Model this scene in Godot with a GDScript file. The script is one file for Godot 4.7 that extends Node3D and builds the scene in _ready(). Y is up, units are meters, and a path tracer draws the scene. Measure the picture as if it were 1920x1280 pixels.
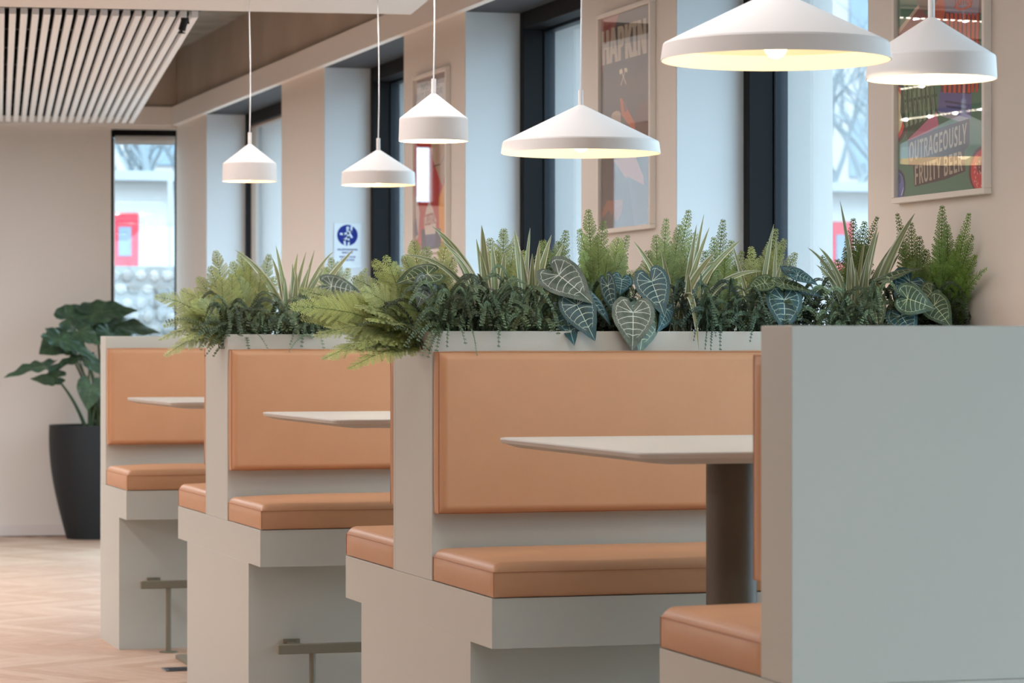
extends Node3D
# A row of counter-height booth benches with planter tops beside a window wall.
# World: x to the window wall, y up, -z away from the camera. d below is the distance along -z.

const EYE := Vector3(0, 1.1316, 0)
const YAW := 16.5119
const PITCH := 0.04
const FOCAL := 5600.0
const WALL_X := 3.135      # inner face of the window wall
const BENCH_X := 1.7471    # end faces of the benches
const SKEW := 6.75         # far wall, slat ceiling and ceiling raft are turned by this

const G := {sky = 0.95, booth = 0.30, mid = 0.75, far = 1.08, room = 3.5, bulb = 0.45}      # strength of each set of lights

var taken := {}
var M := {}
var rng := RandomNumberGenerator.new()

# ------------------------------------------------------------------ mesh builder
class MB:
	var v := PackedVector3Array()
	var n := PackedVector3Array()
	var t := PackedVector2Array()
	var c := PackedColorArray()
	var ix := PackedInt32Array()
	func add(p: Vector3, nn: Vector3, uv := Vector2.ZERO, col := Color.WHITE) -> int:
		v.append(p); n.append(nn); t.append(uv); c.append(col)
		return v.size() - 1
	func tri(a: Vector3, b: Vector3, d: Vector3, col := Color.WHITE) -> void:
		var nn := (d - a).cross(b - a).normalized()
		var i := add(a, nn, Vector2.ZERO, col)
		add(b, nn, Vector2.ZERO, col); add(d, nn, Vector2.ZERO, col)
		ix.append_array([i, i + 1, i + 2])
	# a flat convex face, turned away from the point «inside»
	func face(pts: Array, inside: Vector3, uvs := [], col := Color.WHITE) -> void:
		var nn: Vector3 = (pts[2] - pts[0]).cross(pts[1] - pts[0]).normalized()
		var flip: bool = nn.dot(pts[0] - inside) < 0
		if flip:
			nn = -nn
		var first := v.size()
		for k in pts.size():
			add(pts[k], nn, uvs[k] if uvs else Vector2.ZERO, col)
		for k in range(1, pts.size() - 1):
			if flip:
				ix.append_array([first, first + k + 1, first + k])
			else:
				ix.append_array([first, first + k, first + k + 1])
	func box(at: Vector3, size: Vector3, b := 0.0, basis := Basis.IDENTITY, col := Color.WHITE) -> void:
		var h := size / 2
		if b <= 0.0:
			for ax in 3:
				for s in [-1.0, 1.0]:
					var q := []
					for k in [[-1, -1], [-1, 1], [1, 1], [1, -1]]:
						var p := Vector3.ZERO
						p[ax] = s * h[ax]
						p[(ax + 1) % 3] = k[0] * h[(ax + 1) % 3]
						p[(ax + 2) % 3] = k[1] * h[(ax + 2) % 3]
						q.append(at + basis * p)
					face(q, at, [], col)
			return
		var pt := func(sx, sy, sz, ax):
			var p := Vector3(sx * (h.x - b), sy * (h.y - b), sz * (h.z - b))
			p[ax] = [sx, sy, sz][ax] * h[ax]
			return at + basis * p
		for ax in 3:
			for s in [-1, 1]:
				var q := []
				for k in [[-1, -1], [-1, 1], [1, 1], [1, -1]]:
					var sg := [0, 0, 0]
					sg[ax] = s; sg[(ax + 1) % 3] = k[0]; sg[(ax + 2) % 3] = k[1]
					q.append(pt.call(sg[0], sg[1], sg[2], ax))
				face(q, at, [], col)
			for s1 in [-1, 1]:
				for s2 in [-1, 1]:
					var a1 := (ax + 1) % 3
					var a2 := (ax + 2) % 3
					var lo := [0, 0, 0]
					lo[ax] = -1; lo[a1] = s1; lo[a2] = s2
					var hi := lo.duplicate()
					hi[ax] = 1
					face([pt.call(lo[0], lo[1], lo[2], a1), pt.call(hi[0], hi[1], hi[2], a1), pt.call(hi[0], hi[1], hi[2], a2), pt.call(lo[0], lo[1], lo[2], a2)], at, [], col)
		for sx in [-1, 1]:
			for sy in [-1, 1]:
				for sz in [-1, 1]:
					face([pt.call(sx, sy, sz, 0), pt.call(sx, sy, sz, 1), pt.call(sx, sy, sz, 2)], at, [], col)
	# box given by its extents along x, y and d (distance along -z)
	func span(x0: float, x1: float, y0: float, y1: float, d0: float, d1: float, b := 0.0) -> void:
		box(Vector3((x0 + x1) / 2, (y0 + y1) / 2, -(d0 + d1) / 2), Vector3(absf(x1 - x0), absf(y1 - y0), absf(d1 - d0)), b)
	# a smooth grid of points; rows of equal length
	func sheet(rows: Array, uvs := [], cols := [], out := Vector3.ZERO) -> void:
		var first := v.size()
		var R: int = rows.size()
		var C: int = rows[0].size()
		for r in R:
			for k in C:
				var du: Vector3 = rows[r][mini(k + 1, C - 1)] - rows[r][maxi(k - 1, 0)]
				var dv: Vector3 = rows[mini(r + 1, R - 1)][k] - rows[maxi(r - 1, 0)][k]
				var nn := du.cross(dv)
				nn = nn.normalized() if nn.length_squared() > 1e-16 else Vector3.UP
				if out != Vector3.ZERO and nn.dot(out) < 0:
					nn = -nn
				add(rows[r][k], nn, uvs[r][k] if uvs else Vector2.ZERO, cols[r][k] if cols else Color.WHITE)
		for r in R - 1:
			for k in C - 1:
				var a := first + r * C + k
				var fn: Vector3 = (v[a + C + 1] - v[a]).cross(v[a + 1] - v[a])
				if fn.dot(n[a]) >= 0:
					ix.append_array([a, a + 1, a + C + 1, a, a + C + 1, a + C])
				else:
					ix.append_array([a, a + C + 1, a + 1, a, a + C, a + C + 1])
	# surface of revolution round y; profile of Vector2(r, y) from bottom to top for an outside
	func lathe(at: Vector3, prof: Array, segs := 48, smooth := false, inward := false, col := Color.WHITE) -> void:
		var sg := -1.0 if inward else 1.0
		for i in prof.size() - 1:
			var a: Vector2 = prof[i]
			var b: Vector2 = prof[i + 1]
			var na := Vector2(b.y - a.y, a.x - b.x).normalized()
			var nb := na
			if smooth:
				var p0: Vector2 = prof[maxi(i - 1, 0)]
				var p3: Vector2 = prof[mini(i + 2, prof.size() - 1)]
				na = Vector2(b.y - p0.y, p0.x - b.x).normalized()
				nb = Vector2(p3.y - a.y, a.x - p3.x).normalized()
			var first := v.size()
			for k in segs + 1:
				var w := TAU * k / segs
				var d := Vector3(cos(w), 0, sin(w))
				add(at + d * a.x + Vector3.UP * a.y, (d * na.x + Vector3.UP * na.y) * sg, Vector2(float(k) / segs, a.y), col)
				add(at + d * b.x + Vector3.UP * b.y, (d * nb.x + Vector3.UP * nb.y) * sg, Vector2(float(k) / segs, b.y), col)
			for k in segs:
				var q := first + 2 * k
				var fn: Vector3 = (v[q + 3] - v[q]).cross(v[q + 1] - v[q])
				if fn.length_squared() < 1e-18:
					fn = (v[q + 2] - v[q]).cross(v[q + 3] - v[q])
				if fn.dot(n[q] + n[q + 1]) >= 0:
					ix.append_array([q, q + 1, q + 3, q, q + 3, q + 2])
				else:
					ix.append_array([q, q + 3, q + 1, q, q + 2, q + 3])
	# round tube along points; radius may be a number or one value for each point
	func tube(path: Array, radius, segs := 8, col := Color.WHITE, caps := true) -> void:
		var rows := []
		var up := Vector3.UP
		var t0: Vector3 = (path[1] - path[0]).normalized()
		if absf(t0.dot(up)) > 0.9:
			up = Vector3.RIGHT
		var s := t0.cross(up).normalized()
		var first := v.size()
		for i in path.size():
			var tg: Vector3 = (path[mini(i + 1, path.size() - 1)] - path[maxi(i - 1, 0)]).normalized()
			s = (s - tg * s.dot(tg)).normalized()
			var q := tg.cross(s)
			var r: float = radius[i] if radius is Array else radius
			for k in segs + 1:
				var w := TAU * k / segs
				var d := s * cos(w) + q * sin(w)
				add(path[i] + d * r, d, Vector2(float(k) / segs, float(i)), col)
		for i in path.size() - 1:
			for k in segs:
				var a := first + i * (segs + 1) + k
				var b := a + segs + 1
				ix.append_array([a, a + 1, b + 1, a, b + 1, b])
		if caps:
			for e in [0, path.size() - 1]:
				var o: int = first + e * (segs + 1)
				var tg: Vector3 = (path[1] - path[0]) if e == 0 else (path[e] - path[e - 1])
				var pts := []
				for k in segs:
					pts.append(v[o + k])
				face(pts, path[e] + (tg if e == 0 else -tg), [], col)
	func mesh(shift := Vector3.ZERO, colored := false) -> ArrayMesh:
		for k in range(0, ix.size(), 3):      # wind every triangle the way its normals point
			var a := ix[k]
			var b := ix[k + 1]
			var d := ix[k + 2]
			if (v[d] - v[a]).cross(v[b] - v[a]).dot(n[a] + n[b] + n[d]) < 0:
				ix[k + 1] = d
				ix[k + 2] = b
		var arr := []
		arr.resize(Mesh.ARRAY_MAX)
		if shift != Vector3.ZERO:
			for i in v.size():
				v[i] += shift
		arr[Mesh.ARRAY_VERTEX] = v
		arr[Mesh.ARRAY_NORMAL] = n
		arr[Mesh.ARRAY_TEX_UV] = t
		if colored:
			arr[Mesh.ARRAY_COLOR] = c
		arr[Mesh.ARRAY_INDEX] = ix
		var m := ArrayMesh.new()
		m.add_surface_from_arrays(Mesh.PRIMITIVE_TRIANGLES, arr)
		return m

# ------------------------------------------------------------------ small helpers
func P(x: float, y: float, d: float) -> Vector3:
	return Vector3(x, y, -d)

func measured(u: float, w: float) -> Vector3:      # direction of a measured image point, scaled to one metre along the lens axis
	var a := deg_to_rad(YAW)
	var b := deg_to_rad(PITCH)
	var fw := Vector3(sin(a) * cos(b), sin(b), -cos(a) * cos(b))
	var rt := Vector3(cos(a), 0, sin(a))
	var up := rt.cross(fw)
	return fw + rt * (u - 960.0) / FOCAL + up * (640.0 - w) / FOCAL

func at_d(u: float, w: float, d: float) -> Vector3:
	var q := measured(u, w)
	return EYE + q * (d / -q.z)

func at_x(u: float, w: float, x: float) -> Vector3:
	var q := measured(u, w)
	return EYE + q * (x / q.x)

func at_y(u: float, w: float, y: float) -> Vector3:
	var q := measured(u, w)
	return EYE + q * ((y - EYE.y) / q.y)

func numbered(called: String) -> String:
	var k: int = taken.get(called, 0)
	taken[called] = k + 1
	return called if k == 0 else "%s_%03d" % [called, k]

func tag(o: Node3D, label: String, category: String, group := "", kind := "") -> Node3D:
	o.set_meta("label", label)
	if category:
		o.set_meta("category", category)
	if group:
		o.set_meta("group", group)
	if kind:
		o.set_meta("kind", kind)
	return o

func thing(called: String, where: Vector3, label: String, category: String, group := "", turn := 0.0) -> Node3D:
	var o := Node3D.new()
	o.name = numbered(called)
	o.position = where
	o.rotation_degrees.y = turn
	add_child(o)
	tag(o, label, category, group)
	return o

func put(called: String, m: Mesh, material: Material, parent: Node3D, where := Vector3.ZERO) -> MeshInstance3D:
	var o := MeshInstance3D.new()
	o.name = called
	o.mesh = m
	o.material_override = material
	o.position = where
	parent.add_child(o, true)
	return o

# a part built in world coordinates under a thing that is moved but not turned
func part(called: String, mb: MB, material: Material, parent: Node3D, colored := false) -> MeshInstance3D:
	var off := Vector3.ZERO
	var p: Node = parent
	while p != self:
		off += (p as Node3D).position
		p = p.get_parent()
	return put(called, mb.mesh(-off, colored), material, parent)

func structure(called: String, mb: MB, material: Material, label: String, category := "") -> MeshInstance3D:
	var o := MeshInstance3D.new()
	o.name = called
	o.mesh = mb.mesh()
	o.material_override = material
	add_child(o)
	tag(o, label, category if category else called.split("_")[0], "", "structure")
	return o

func mat(r: int, g: int, b: int, rough := 0.6, spec := 0.5, metal := 0.0) -> StandardMaterial3D:
	var m := StandardMaterial3D.new()
	m.albedo_color = Color8(r, g, b)
	m.roughness = rough
	m.metallic = metal
	m.metallic_specular = spec
	return m

func lin(r: int, g: int, b: int) -> Color:
	return Color8(r, g, b).srgb_to_linear()

func noise_tex(freq: float, size: int, ramp: Array, type := FastNoiseLite.TYPE_SIMPLEX_SMOOTH, octaves := 4, seed_ := 1) -> NoiseTexture2D:
	var f := FastNoiseLite.new()
	f.noise_type = type
	f.frequency = freq
	f.fractal_octaves = octaves
	f.seed = seed_
	var t := NoiseTexture2D.new()
	t.width = size
	t.height = size
	t.seamless = true
	t.noise = f
	var g := Gradient.new()
	g.offsets = PackedFloat32Array([0.0, 1.0])
	g.colors = PackedColorArray(ramp)
	t.color_ramp = g
	return t

func bump(m: StandardMaterial3D, freq: float, strength: float, scale: float, seed_ := 3) -> void:
	var f := FastNoiseLite.new()
	f.frequency = freq
	f.seed = seed_
	f.fractal_octaves = 3
	var t := NoiseTexture2D.new()
	t.width = 256
	t.height = 256
	t.seamless = true
	t.as_normal_map = true
	t.bump_strength = strength
	t.noise = f
	m.normal_enabled = true
	m.normal_texture = t
	m.uv1_triplanar = true
	m.uv1_world_triplanar = true
	m.uv1_scale = Vector3.ONE * scale

func mottled(m: StandardMaterial3D, freq: float, a: Color, b: Color, scale: float, seed_ := 1) -> void:
	m.albedo_color = Color.WHITE
	m.albedo_texture = noise_tex(freq, 512, [a, b], FastNoiseLite.TYPE_SIMPLEX_SMOOTH, 4, seed_)
	m.uv1_triplanar = true
	m.uv1_world_triplanar = true
	m.uv1_scale = Vector3.ONE * scale

# ------------------------------------------------------------------ camera, sky, lights
func view_and_light() -> void:
	var cam := Camera3D.new()
	cam.name = "camera"
	cam.position = EYE
	cam.rotation_degrees = Vector3(PITCH, -YAW, 0)
	cam.fov = rad_to_deg(2.0 * atan(640.0 / FOCAL))
	cam.near = 0.1
	cam.far = 300.0
	var lens := CameraAttributesPhysical.new()
	lens.frustum_focal_length = 105.0
	lens.exposure_aperture = 9.0
	lens.frustum_focus_distance = 7.3
	cam.attributes = lens
	cam.fov = rad_to_deg(2.0 * atan(640.0 / FOCAL))
	add_child(cam)
	cam.current = true

	var sky := ProceduralSkyMaterial.new()
	# overcast: three times as bright overhead as at the horizon
	sky.sky_top_color = (Color(5.8, 8.7, 10.8) * G.sky).linear_to_srgb()
	sky.sky_horizon_color = (Color(1.9, 2.8, 3.5) * G.sky).linear_to_srgb()
	sky.sky_curve = 0.6
	sky.sky_energy_multiplier = 1.0
	sky.ground_bottom_color = (Color(0.26, 0.28, 0.29) * G.sky).linear_to_srgb()
	sky.ground_horizon_color = (Color(0.26, 0.28, 0.29) * G.sky).linear_to_srgb()
	sky.ground_energy_multiplier = 1.0
	sky.sun_angle_max = 0.0
	var e := Environment.new()
	e.background_mode = Environment.BG_SKY
	e.sky = Sky.new()
	e.sky.sky_material = sky
	e.tonemap_mode = Environment.TONE_MAPPER_LINEAR
	e.tonemap_exposure = 1.25
	e.sdfgi_enabled = true
	e.ssao_enabled = true
	e.ssil_enabled = true
	var we := WorldEnvironment.new()
	we.name = "environment"
	we.environment = e
	add_child(we)

# a black bar under the ceiling with a row of bright dots and an area light of the same size
func led_bar(a: Vector3, b: Vector3, dots: int, energy: float, label: String) -> void:
	var mid := (a + b) / 2
	var dir := (b - a).normalized()
	var o := thing("led_bar", mid, label, "light", "led bars on the ceiling")
	var basis := Basis(dir, Vector3.UP, dir.cross(Vector3.UP))
	var mb := MB.new()
	mb.box(mid, Vector3(a.distance_to(b) + 0.04, 0.03, 0.045), 0.003, basis)
	part("housing", mb, M.black, o)
	for k in dots:
		var q := a.lerp(b, (k + 0.5) / dots)
		var l := MB.new()
		l.lathe(q + Vector3(0, -0.0185, 0), [Vector2(0.0, 0.0), Vector2(0.007, 0.0), Vector2(0.009, 0.004)], 12)
		part("led_lens", l, M.led, o)
	# the light itself leaves from small squares among the dots
	var lamps := maxi(4, dots / 6)
	for k in lamps:
		var la := AreaLight3D.new()
		la.name = "led_glow"
		la.area_size = Vector2(0.016, 0.016)
		la.light_energy = energy / lamps
		la.light_color = Color(0.97, 0.98, 1.0)
		la.area_range = 30.0
		la.shadow_enabled = true
		o.add_child(la, true)
		la.basis = Basis(dir, dir.cross(Vector3.DOWN).normalized(), Vector3.UP)
		la.position = a.lerp(b, (k + 0.5) / lamps) - mid + Vector3(0, -0.0195, 0)

func materials() -> void:
	var m: StandardMaterial3D
	M.black = mat(20, 20, 21, 0.55)
	M.frame_dark = mat(16, 16, 17, 0.6, 0.3)
	M.sash = mat(16, 24, 33, 0.4, 0.35)
	M.sash_tan = mat(150, 128, 112, 0.5)
	M.plaster = mat(228, 219, 210, 0.9, 0.3)
	bump(M.plaster, 0.2, 0.25, 4.0, 5)
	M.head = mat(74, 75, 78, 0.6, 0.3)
	M.reveal = mat(206, 210, 212, 0.85, 0.3)
	M.strip = mat(236, 230, 224, 0.8, 0.3)
	M.concrete = mat(255, 255, 255, 0.9, 0.3)
	mottled(M.concrete, 0.006, Color8(176, 162, 148), Color8(194, 180, 166), 0.5, 11)
	M.slab = mat(255, 255, 255, 0.9, 0.3)
	mottled(M.slab, 0.01, Color8(150, 145, 137), Color8(182, 177, 168), 0.6, 12)
	M.outer = mat(178, 172, 168, 0.9, 0.3)
	M.raft = mat(234, 227, 220, 0.7, 0.3)
	M.slat = mat(246, 245, 244, 0.6, 0.4)
	M.laminate = mat(192, 190, 180, 0.42, 0.4)
	M.laminate_edge = mat(205, 203, 196, 0.5, 0.4)
	m = mat(255, 255, 255, 0.46, 0.42)
	mottled(m, 0.01, Color8(195, 144, 107), Color8(199, 148, 111), 1.2, 21)
	m.normal_enabled = true
	m.normal_texture = leather_normal()
	m.normal_scale = 0.12
	M.leather = m
	M.seam = mat(178, 116, 78, 0.6)
	M.table = mat(192, 184, 174, 0.45, 0.4)
	M.column = mat(92, 82, 68, 0.42, 0.5)
	M.rail = mat(124, 116, 98, 0.5, 0.5)
	M.shade_out = mat(238, 231, 226, 0.75, 0.3)
	M.shade_in = mat(231, 219, 194, 0.7, 0.3)
	M.cord = mat(232, 228, 224, 0.7, 0.3)
	M.socket = mat(200, 196, 190, 0.5)
	m = mat(255, 246, 226, 0.4)
	m.emission_enabled = true
	m.emission = Color(1.0, 0.90, 0.72)
	m.emission_energy_multiplier = 3.0
	M.bulb = m
	m = mat(255, 250, 240, 0.4)
	m.emission_enabled = true
	m.emission = Color(1.0, 0.95, 0.86)
	m.emission_energy_multiplier = 8.0
	M.led = m
	m = StandardMaterial3D.new()
	m.albedo_color = Color(0.9, 0.96, 1.0, 0.04)
	m.transparency = BaseMaterial3D.TRANSPARENCY_ALPHA
	m.roughness = 0.0
	M.glass = m
	M.picture_frame = mat(232, 222, 212, 0.5, 0.4)
	M.soil = mat(36, 29, 24, 0.95, 0.2)
	M.pot = mat(38, 40, 42, 0.6, 0.4)
	M.baseboard = mat(222, 212, 206, 0.6)
	M.plug = mat(112, 116, 124, 0.35, 0.6, 0.7)
	M.plug_dark = mat(58, 62, 70, 0.4, 0.5, 0.5)
	M.blind = mat(196, 196, 194, 0.8)
	m = mat(255, 255, 255, 0.62, 0.35)
	m.vertex_color_use_as_albedo = true
	m.backlight = Color(0.7, 0.7, 0.55)
	M.frond = m
	m = mat(255, 255, 255, 0.5, 0.45)
	m.vertex_color_use_as_albedo = true
	m.backlight = Color(0.15, 0.15, 0.12)
	M.blade = m
	m = mat(255, 255, 255, 0.5, 0.45)
	m.vertex_color_use_as_albedo = true
	m.backlight = Color(0.12, 0.12, 0.10)
	M.bead = m
	for k in 3:
		m = mat(255, 255, 255, 0.42, 0.5)
		m.albedo_texture = leaf_print(k)
		m.texture_repeat = false
		m.backlight = Color(0.10, 0.12, 0.10)
		M["heart%d" % k] = m
	m = mat(255, 255, 255, 0.38, 0.5)
	m.albedo_texture = alocasia_print()
	m.texture_repeat = false
	m.backlight = Color(0.08, 0.12, 0.08)
	M.alocasia = m
	M.stalk = mat(66, 84, 52, 0.55)
	# floor oak in four tones
	for k in 4:
		var a: Array = [[Color8(203, 170, 146), Color8(188, 152, 128)], [Color8(207, 176, 152), Color8(194, 160, 136)], [Color8(199, 165, 140), Color8(184, 148, 123)], [Color8(211, 181, 158), Color8(198, 166, 142)]][k]
		m = mat(255, 255, 255, 0.5, 0.4)
		m.albedo_texture = grain(a[0], a[1], 31 + k)
		M["oak%d" % k] = m
	# outdoors
	M.render_white = mat(196, 190, 186, 0.9, 0.2)
	M.red_door = mat(196, 28, 52, 0.6)
	M.pale_door = mat(120, 130, 150, 0.5)
	M.roof = mat(154, 152, 152, 0.8)
	M.block = mat(174, 162, 156, 0.9, 0.2)
	M.block_window = mat(120, 132, 142, 0.4)
	M.bark = mat(120, 124, 126, 0.9, 0.2)
	M.asphalt = mat(132, 126, 122, 0.95, 0.2)
	for k in 3:
		M["stone%d" % k] = mat([108, 128, 144][k], [103, 121, 136][k], [99, 117, 131][k], 0.95, 0.2)
	M.mortar = mat(126, 122, 119, 0.95, 0.2)

func leather_normal() -> NoiseTexture2D:
	var f := FastNoiseLite.new()
	f.noise_type = FastNoiseLite.TYPE_CELLULAR
	f.frequency = 0.09
	f.seed = 8
	var t := NoiseTexture2D.new()
	t.width = 512
	t.height = 512
	t.seamless = true
	t.as_normal_map = true
	t.bump_strength = 0.8
	t.noise = f
	return t

func grain(a: Color, b: Color, seed_: int) -> ImageTexture:
	var f := FastNoiseLite.new()
	f.frequency = 0.02
	f.fractal_octaves = 4
	f.seed = seed_
	var w := 64
	var h := 256
	var im := Image.create(w, h, false, Image.FORMAT_RGB8)
	for y in h:
		for x in w:
			var k := f.get_noise_2d(x * 6.0, y * 0.7) * 0.9 + 0.5
			im.set_pixel(x, y, a.lerp(b, clampf(k, 0, 1)))
	return ImageTexture.create_from_image(im)

# ------------------------------------------------------------------ prints
func fill_poly(im: Image, pts: Array, col: Color) -> void:
	var y0 := im.get_height()
	var y1 := 0
	for p in pts:
		y0 = mini(y0, int(floor(p.y)))
		y1 = maxi(y1, int(ceil(p.y)))
	y0 = maxi(y0, 0)
	y1 = mini(y1, im.get_height() - 1)
	for y in range(y0, y1 + 1):
		var xs := []
		var yy := y + 0.5
		for k in pts.size():
			var a: Vector2 = pts[k]
			var b: Vector2 = pts[(k + 1) % pts.size()]
			if (a.y <= yy) != (b.y <= yy):
				xs.append(a.x + (yy - a.y) / (b.y - a.y) * (b.x - a.x))
		xs.sort()
		for k in range(0, xs.size() - 1, 2):
			var xa := clampi(int(round(xs[k])), 0, im.get_width())
			var xb := clampi(int(round(xs[k + 1])), 0, im.get_width())
			if xb > xa:
				im.fill_rect(Rect2i(xa, y, xb - xa, 1), col)

func stroke(im: Image, pts: Array, w0: float, w1: float, col: Color) -> void:
	for k in pts.size() - 1:
		var a: Vector2 = pts[k]
		var b: Vector2 = pts[k + 1]
		var wa := lerpf(w0, w1, float(k) / (pts.size() - 1)) / 2
		var wb := lerpf(w0, w1, float(k + 1) / (pts.size() - 1)) / 2
		var d := (b - a).normalized()
		var s := Vector2(-d.y, d.x)
		fill_poly(im, [a + s * wa, b + s * wb, b - s * wb, a - s * wa], col)
		fill_poly(im, ring(b, Vector2(wb, wb), 8), col)

func ring(at: Vector2, r: Vector2, k := 24, turn := 0.0) -> Array:
	var out := []
	for i in k:
		out.append(at + Vector2(cos(TAU * i / k) * r.x, sin(TAU * i / k) * r.y).rotated(turn))
	return out

func heart_r(w: float) -> float:      # outline of a heart leaf: distance from the petiole, w = angle from the tip
	w = absf(w)
	var keys := [[0.0, 1.0], [0.12, 0.86], [0.35, 0.68], [0.7, 0.56], [1.1, 0.50], [1.6, 0.48], [2.1, 0.50], [2.55, 0.50], [2.85, 0.40], [3.05, 0.20], [PI, 0.05]]
	for k in keys.size() - 1:
		if w <= keys[k + 1][0]:
			var f: float = (w - keys[k][0]) / (keys[k + 1][0] - keys[k][0])
			f = f * f * (3 - 2 * f) * 0.4 + f * 0.6
			return lerpf(keys[k][1], keys[k + 1][1], f)
	return 0.05

func leaf_px(q: Vector2, size: int) -> Vector2:      # leaf plane (across, along) to pixels
	return Vector2((q.x + 0.6) / 1.2 * size, (q.y + 0.5) / 1.55 * size)

func leaf_print(kind: int) -> ImageTexture:
	var size := 384
	var ground: Color = [Color8(46, 72, 70), Color8(58, 76, 54), Color8(74, 86, 72)][kind]
	var patch: Color = [Color8(42, 84, 94), Color8(78, 96, 62), Color8(104, 112, 100)][kind]
	var vein: Color = [Color8(196, 214, 196), Color8(206, 214, 168), Color8(214, 218, 204)][kind]
	var f := FastNoiseLite.new()
	f.frequency = 0.012
	f.seed = 40 + kind
	var im := Image.create(size, size, false, Image.FORMAT_RGB8)
	for y in size:
		for x in size:
			im.set_pixel(x, y, ground.lerp(patch, clampf(f.get_noise_2d(x, y) + 0.45, 0, 1)))
	var faint := ground.lerp(vein, 0.45)
	for sd in [-1.0, 1.0]:
		# ring vein that follows the edge
		var edge := []
		for k in 27:
			var w := lerpf(2.75, 0.12, k / 26.0)
			var r := heart_r(w) * (0.80 + 0.03 * sin(k * 2.4))
			edge.append(leaf_px(Vector2(sin(w) * r * sd, cos(w) * r), size))
		stroke(im, edge, 3.2, 2.0, vein)
		for k in range(1, 26, 1):
			var w := lerpf(2.75, 0.12, k / 26.0)
			var r := heart_r(w)
			stroke(im, [edge[k], leaf_px(Vector2(sin(w - 0.05) * r * 0.99 * sd, cos(w - 0.05) * r * 0.99), size)], 1.4, 1.0, faint)
		# side veins from the petiole and the midrib
		for q in [[0.0, 2.55], [0.0, 2.0], [0.0, 1.5], [0.10, 0.98], [0.27, 0.66], [0.45, 0.43], [0.62, 0.26]]:
			var w: float = q[1]
			var r := heart_r(w) * 0.82
			var a := Vector2(0, q[0])
			var b := Vector2(sin(w) * r * sd, cos(w) * r)
			var mid := (a + b) / 2 + Vector2(0.035 * sd, -0.05 if w < 1.6 else -0.02)
			var line := []
			for k in 9:
				var h := k / 8.0
				line.append(leaf_px(a.lerp(mid, h).lerp(mid.lerp(b, h), h), size))
			stroke(im, line, 4.6, 2.6, vein)
			for k in [3, 5, 7]:
				stroke(im, [line[k], line[k] + Vector2(10 * sd, 16)], 1.3, 0.9, faint)
				stroke(im, [line[k], line[k] + Vector2(-3 * sd, -15)], 1.3, 0.9, faint)
	stroke(im, [leaf_px(Vector2(0, -0.02), size), leaf_px(Vector2(0, 0.5), size), leaf_px(Vector2(0, 0.98), size)], 7.0, 2.5, vein)
	return ImageTexture.create_from_image(im)

func alocasia_print() -> ImageTexture:
	var size := 256
	var f := FastNoiseLite.new()
	f.frequency = 0.015
	f.seed = 51
	var im := Image.create(size, size, false, Image.FORMAT_RGB8)
	for y in size:
		for x in size:
			im.set_pixel(x, y, Color8(44, 68, 50).lerp(Color8(70, 94, 64), clampf(f.get_noise_2d(x, y) + 0.4, 0, 1)))
	for sd in [-1.0, 1.0]:
		for q in [[0.0, 2.5], [0.0, 1.9], [0.0, 1.35], [0.14, 0.9], [0.32, 0.55], [0.52, 0.34], [0.7, 0.2]]:
			var r: float = heart_r(q[1]) * 0.95
			stroke(im, [leaf_px(Vector2(0, q[0]), size), leaf_px(Vector2(sin(q[1]) * r * sd, cos(q[1]) * r), size)], 2.4, 1.0, Color8(84, 106, 70))
	stroke(im, [leaf_px(Vector2.ZERO, size), leaf_px(Vector2(0, 0.98), size)], 4.0, 1.5, Color8(96, 118, 78))
	return ImageTexture.create_from_image(im)

# ------------------------------------------------------------------ leaves
func bez(a: Vector3, b: Vector3, c: Vector3, h: float) -> Vector3:
	return a.lerp(b, h).lerp(b.lerp(c, h), h)

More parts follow.
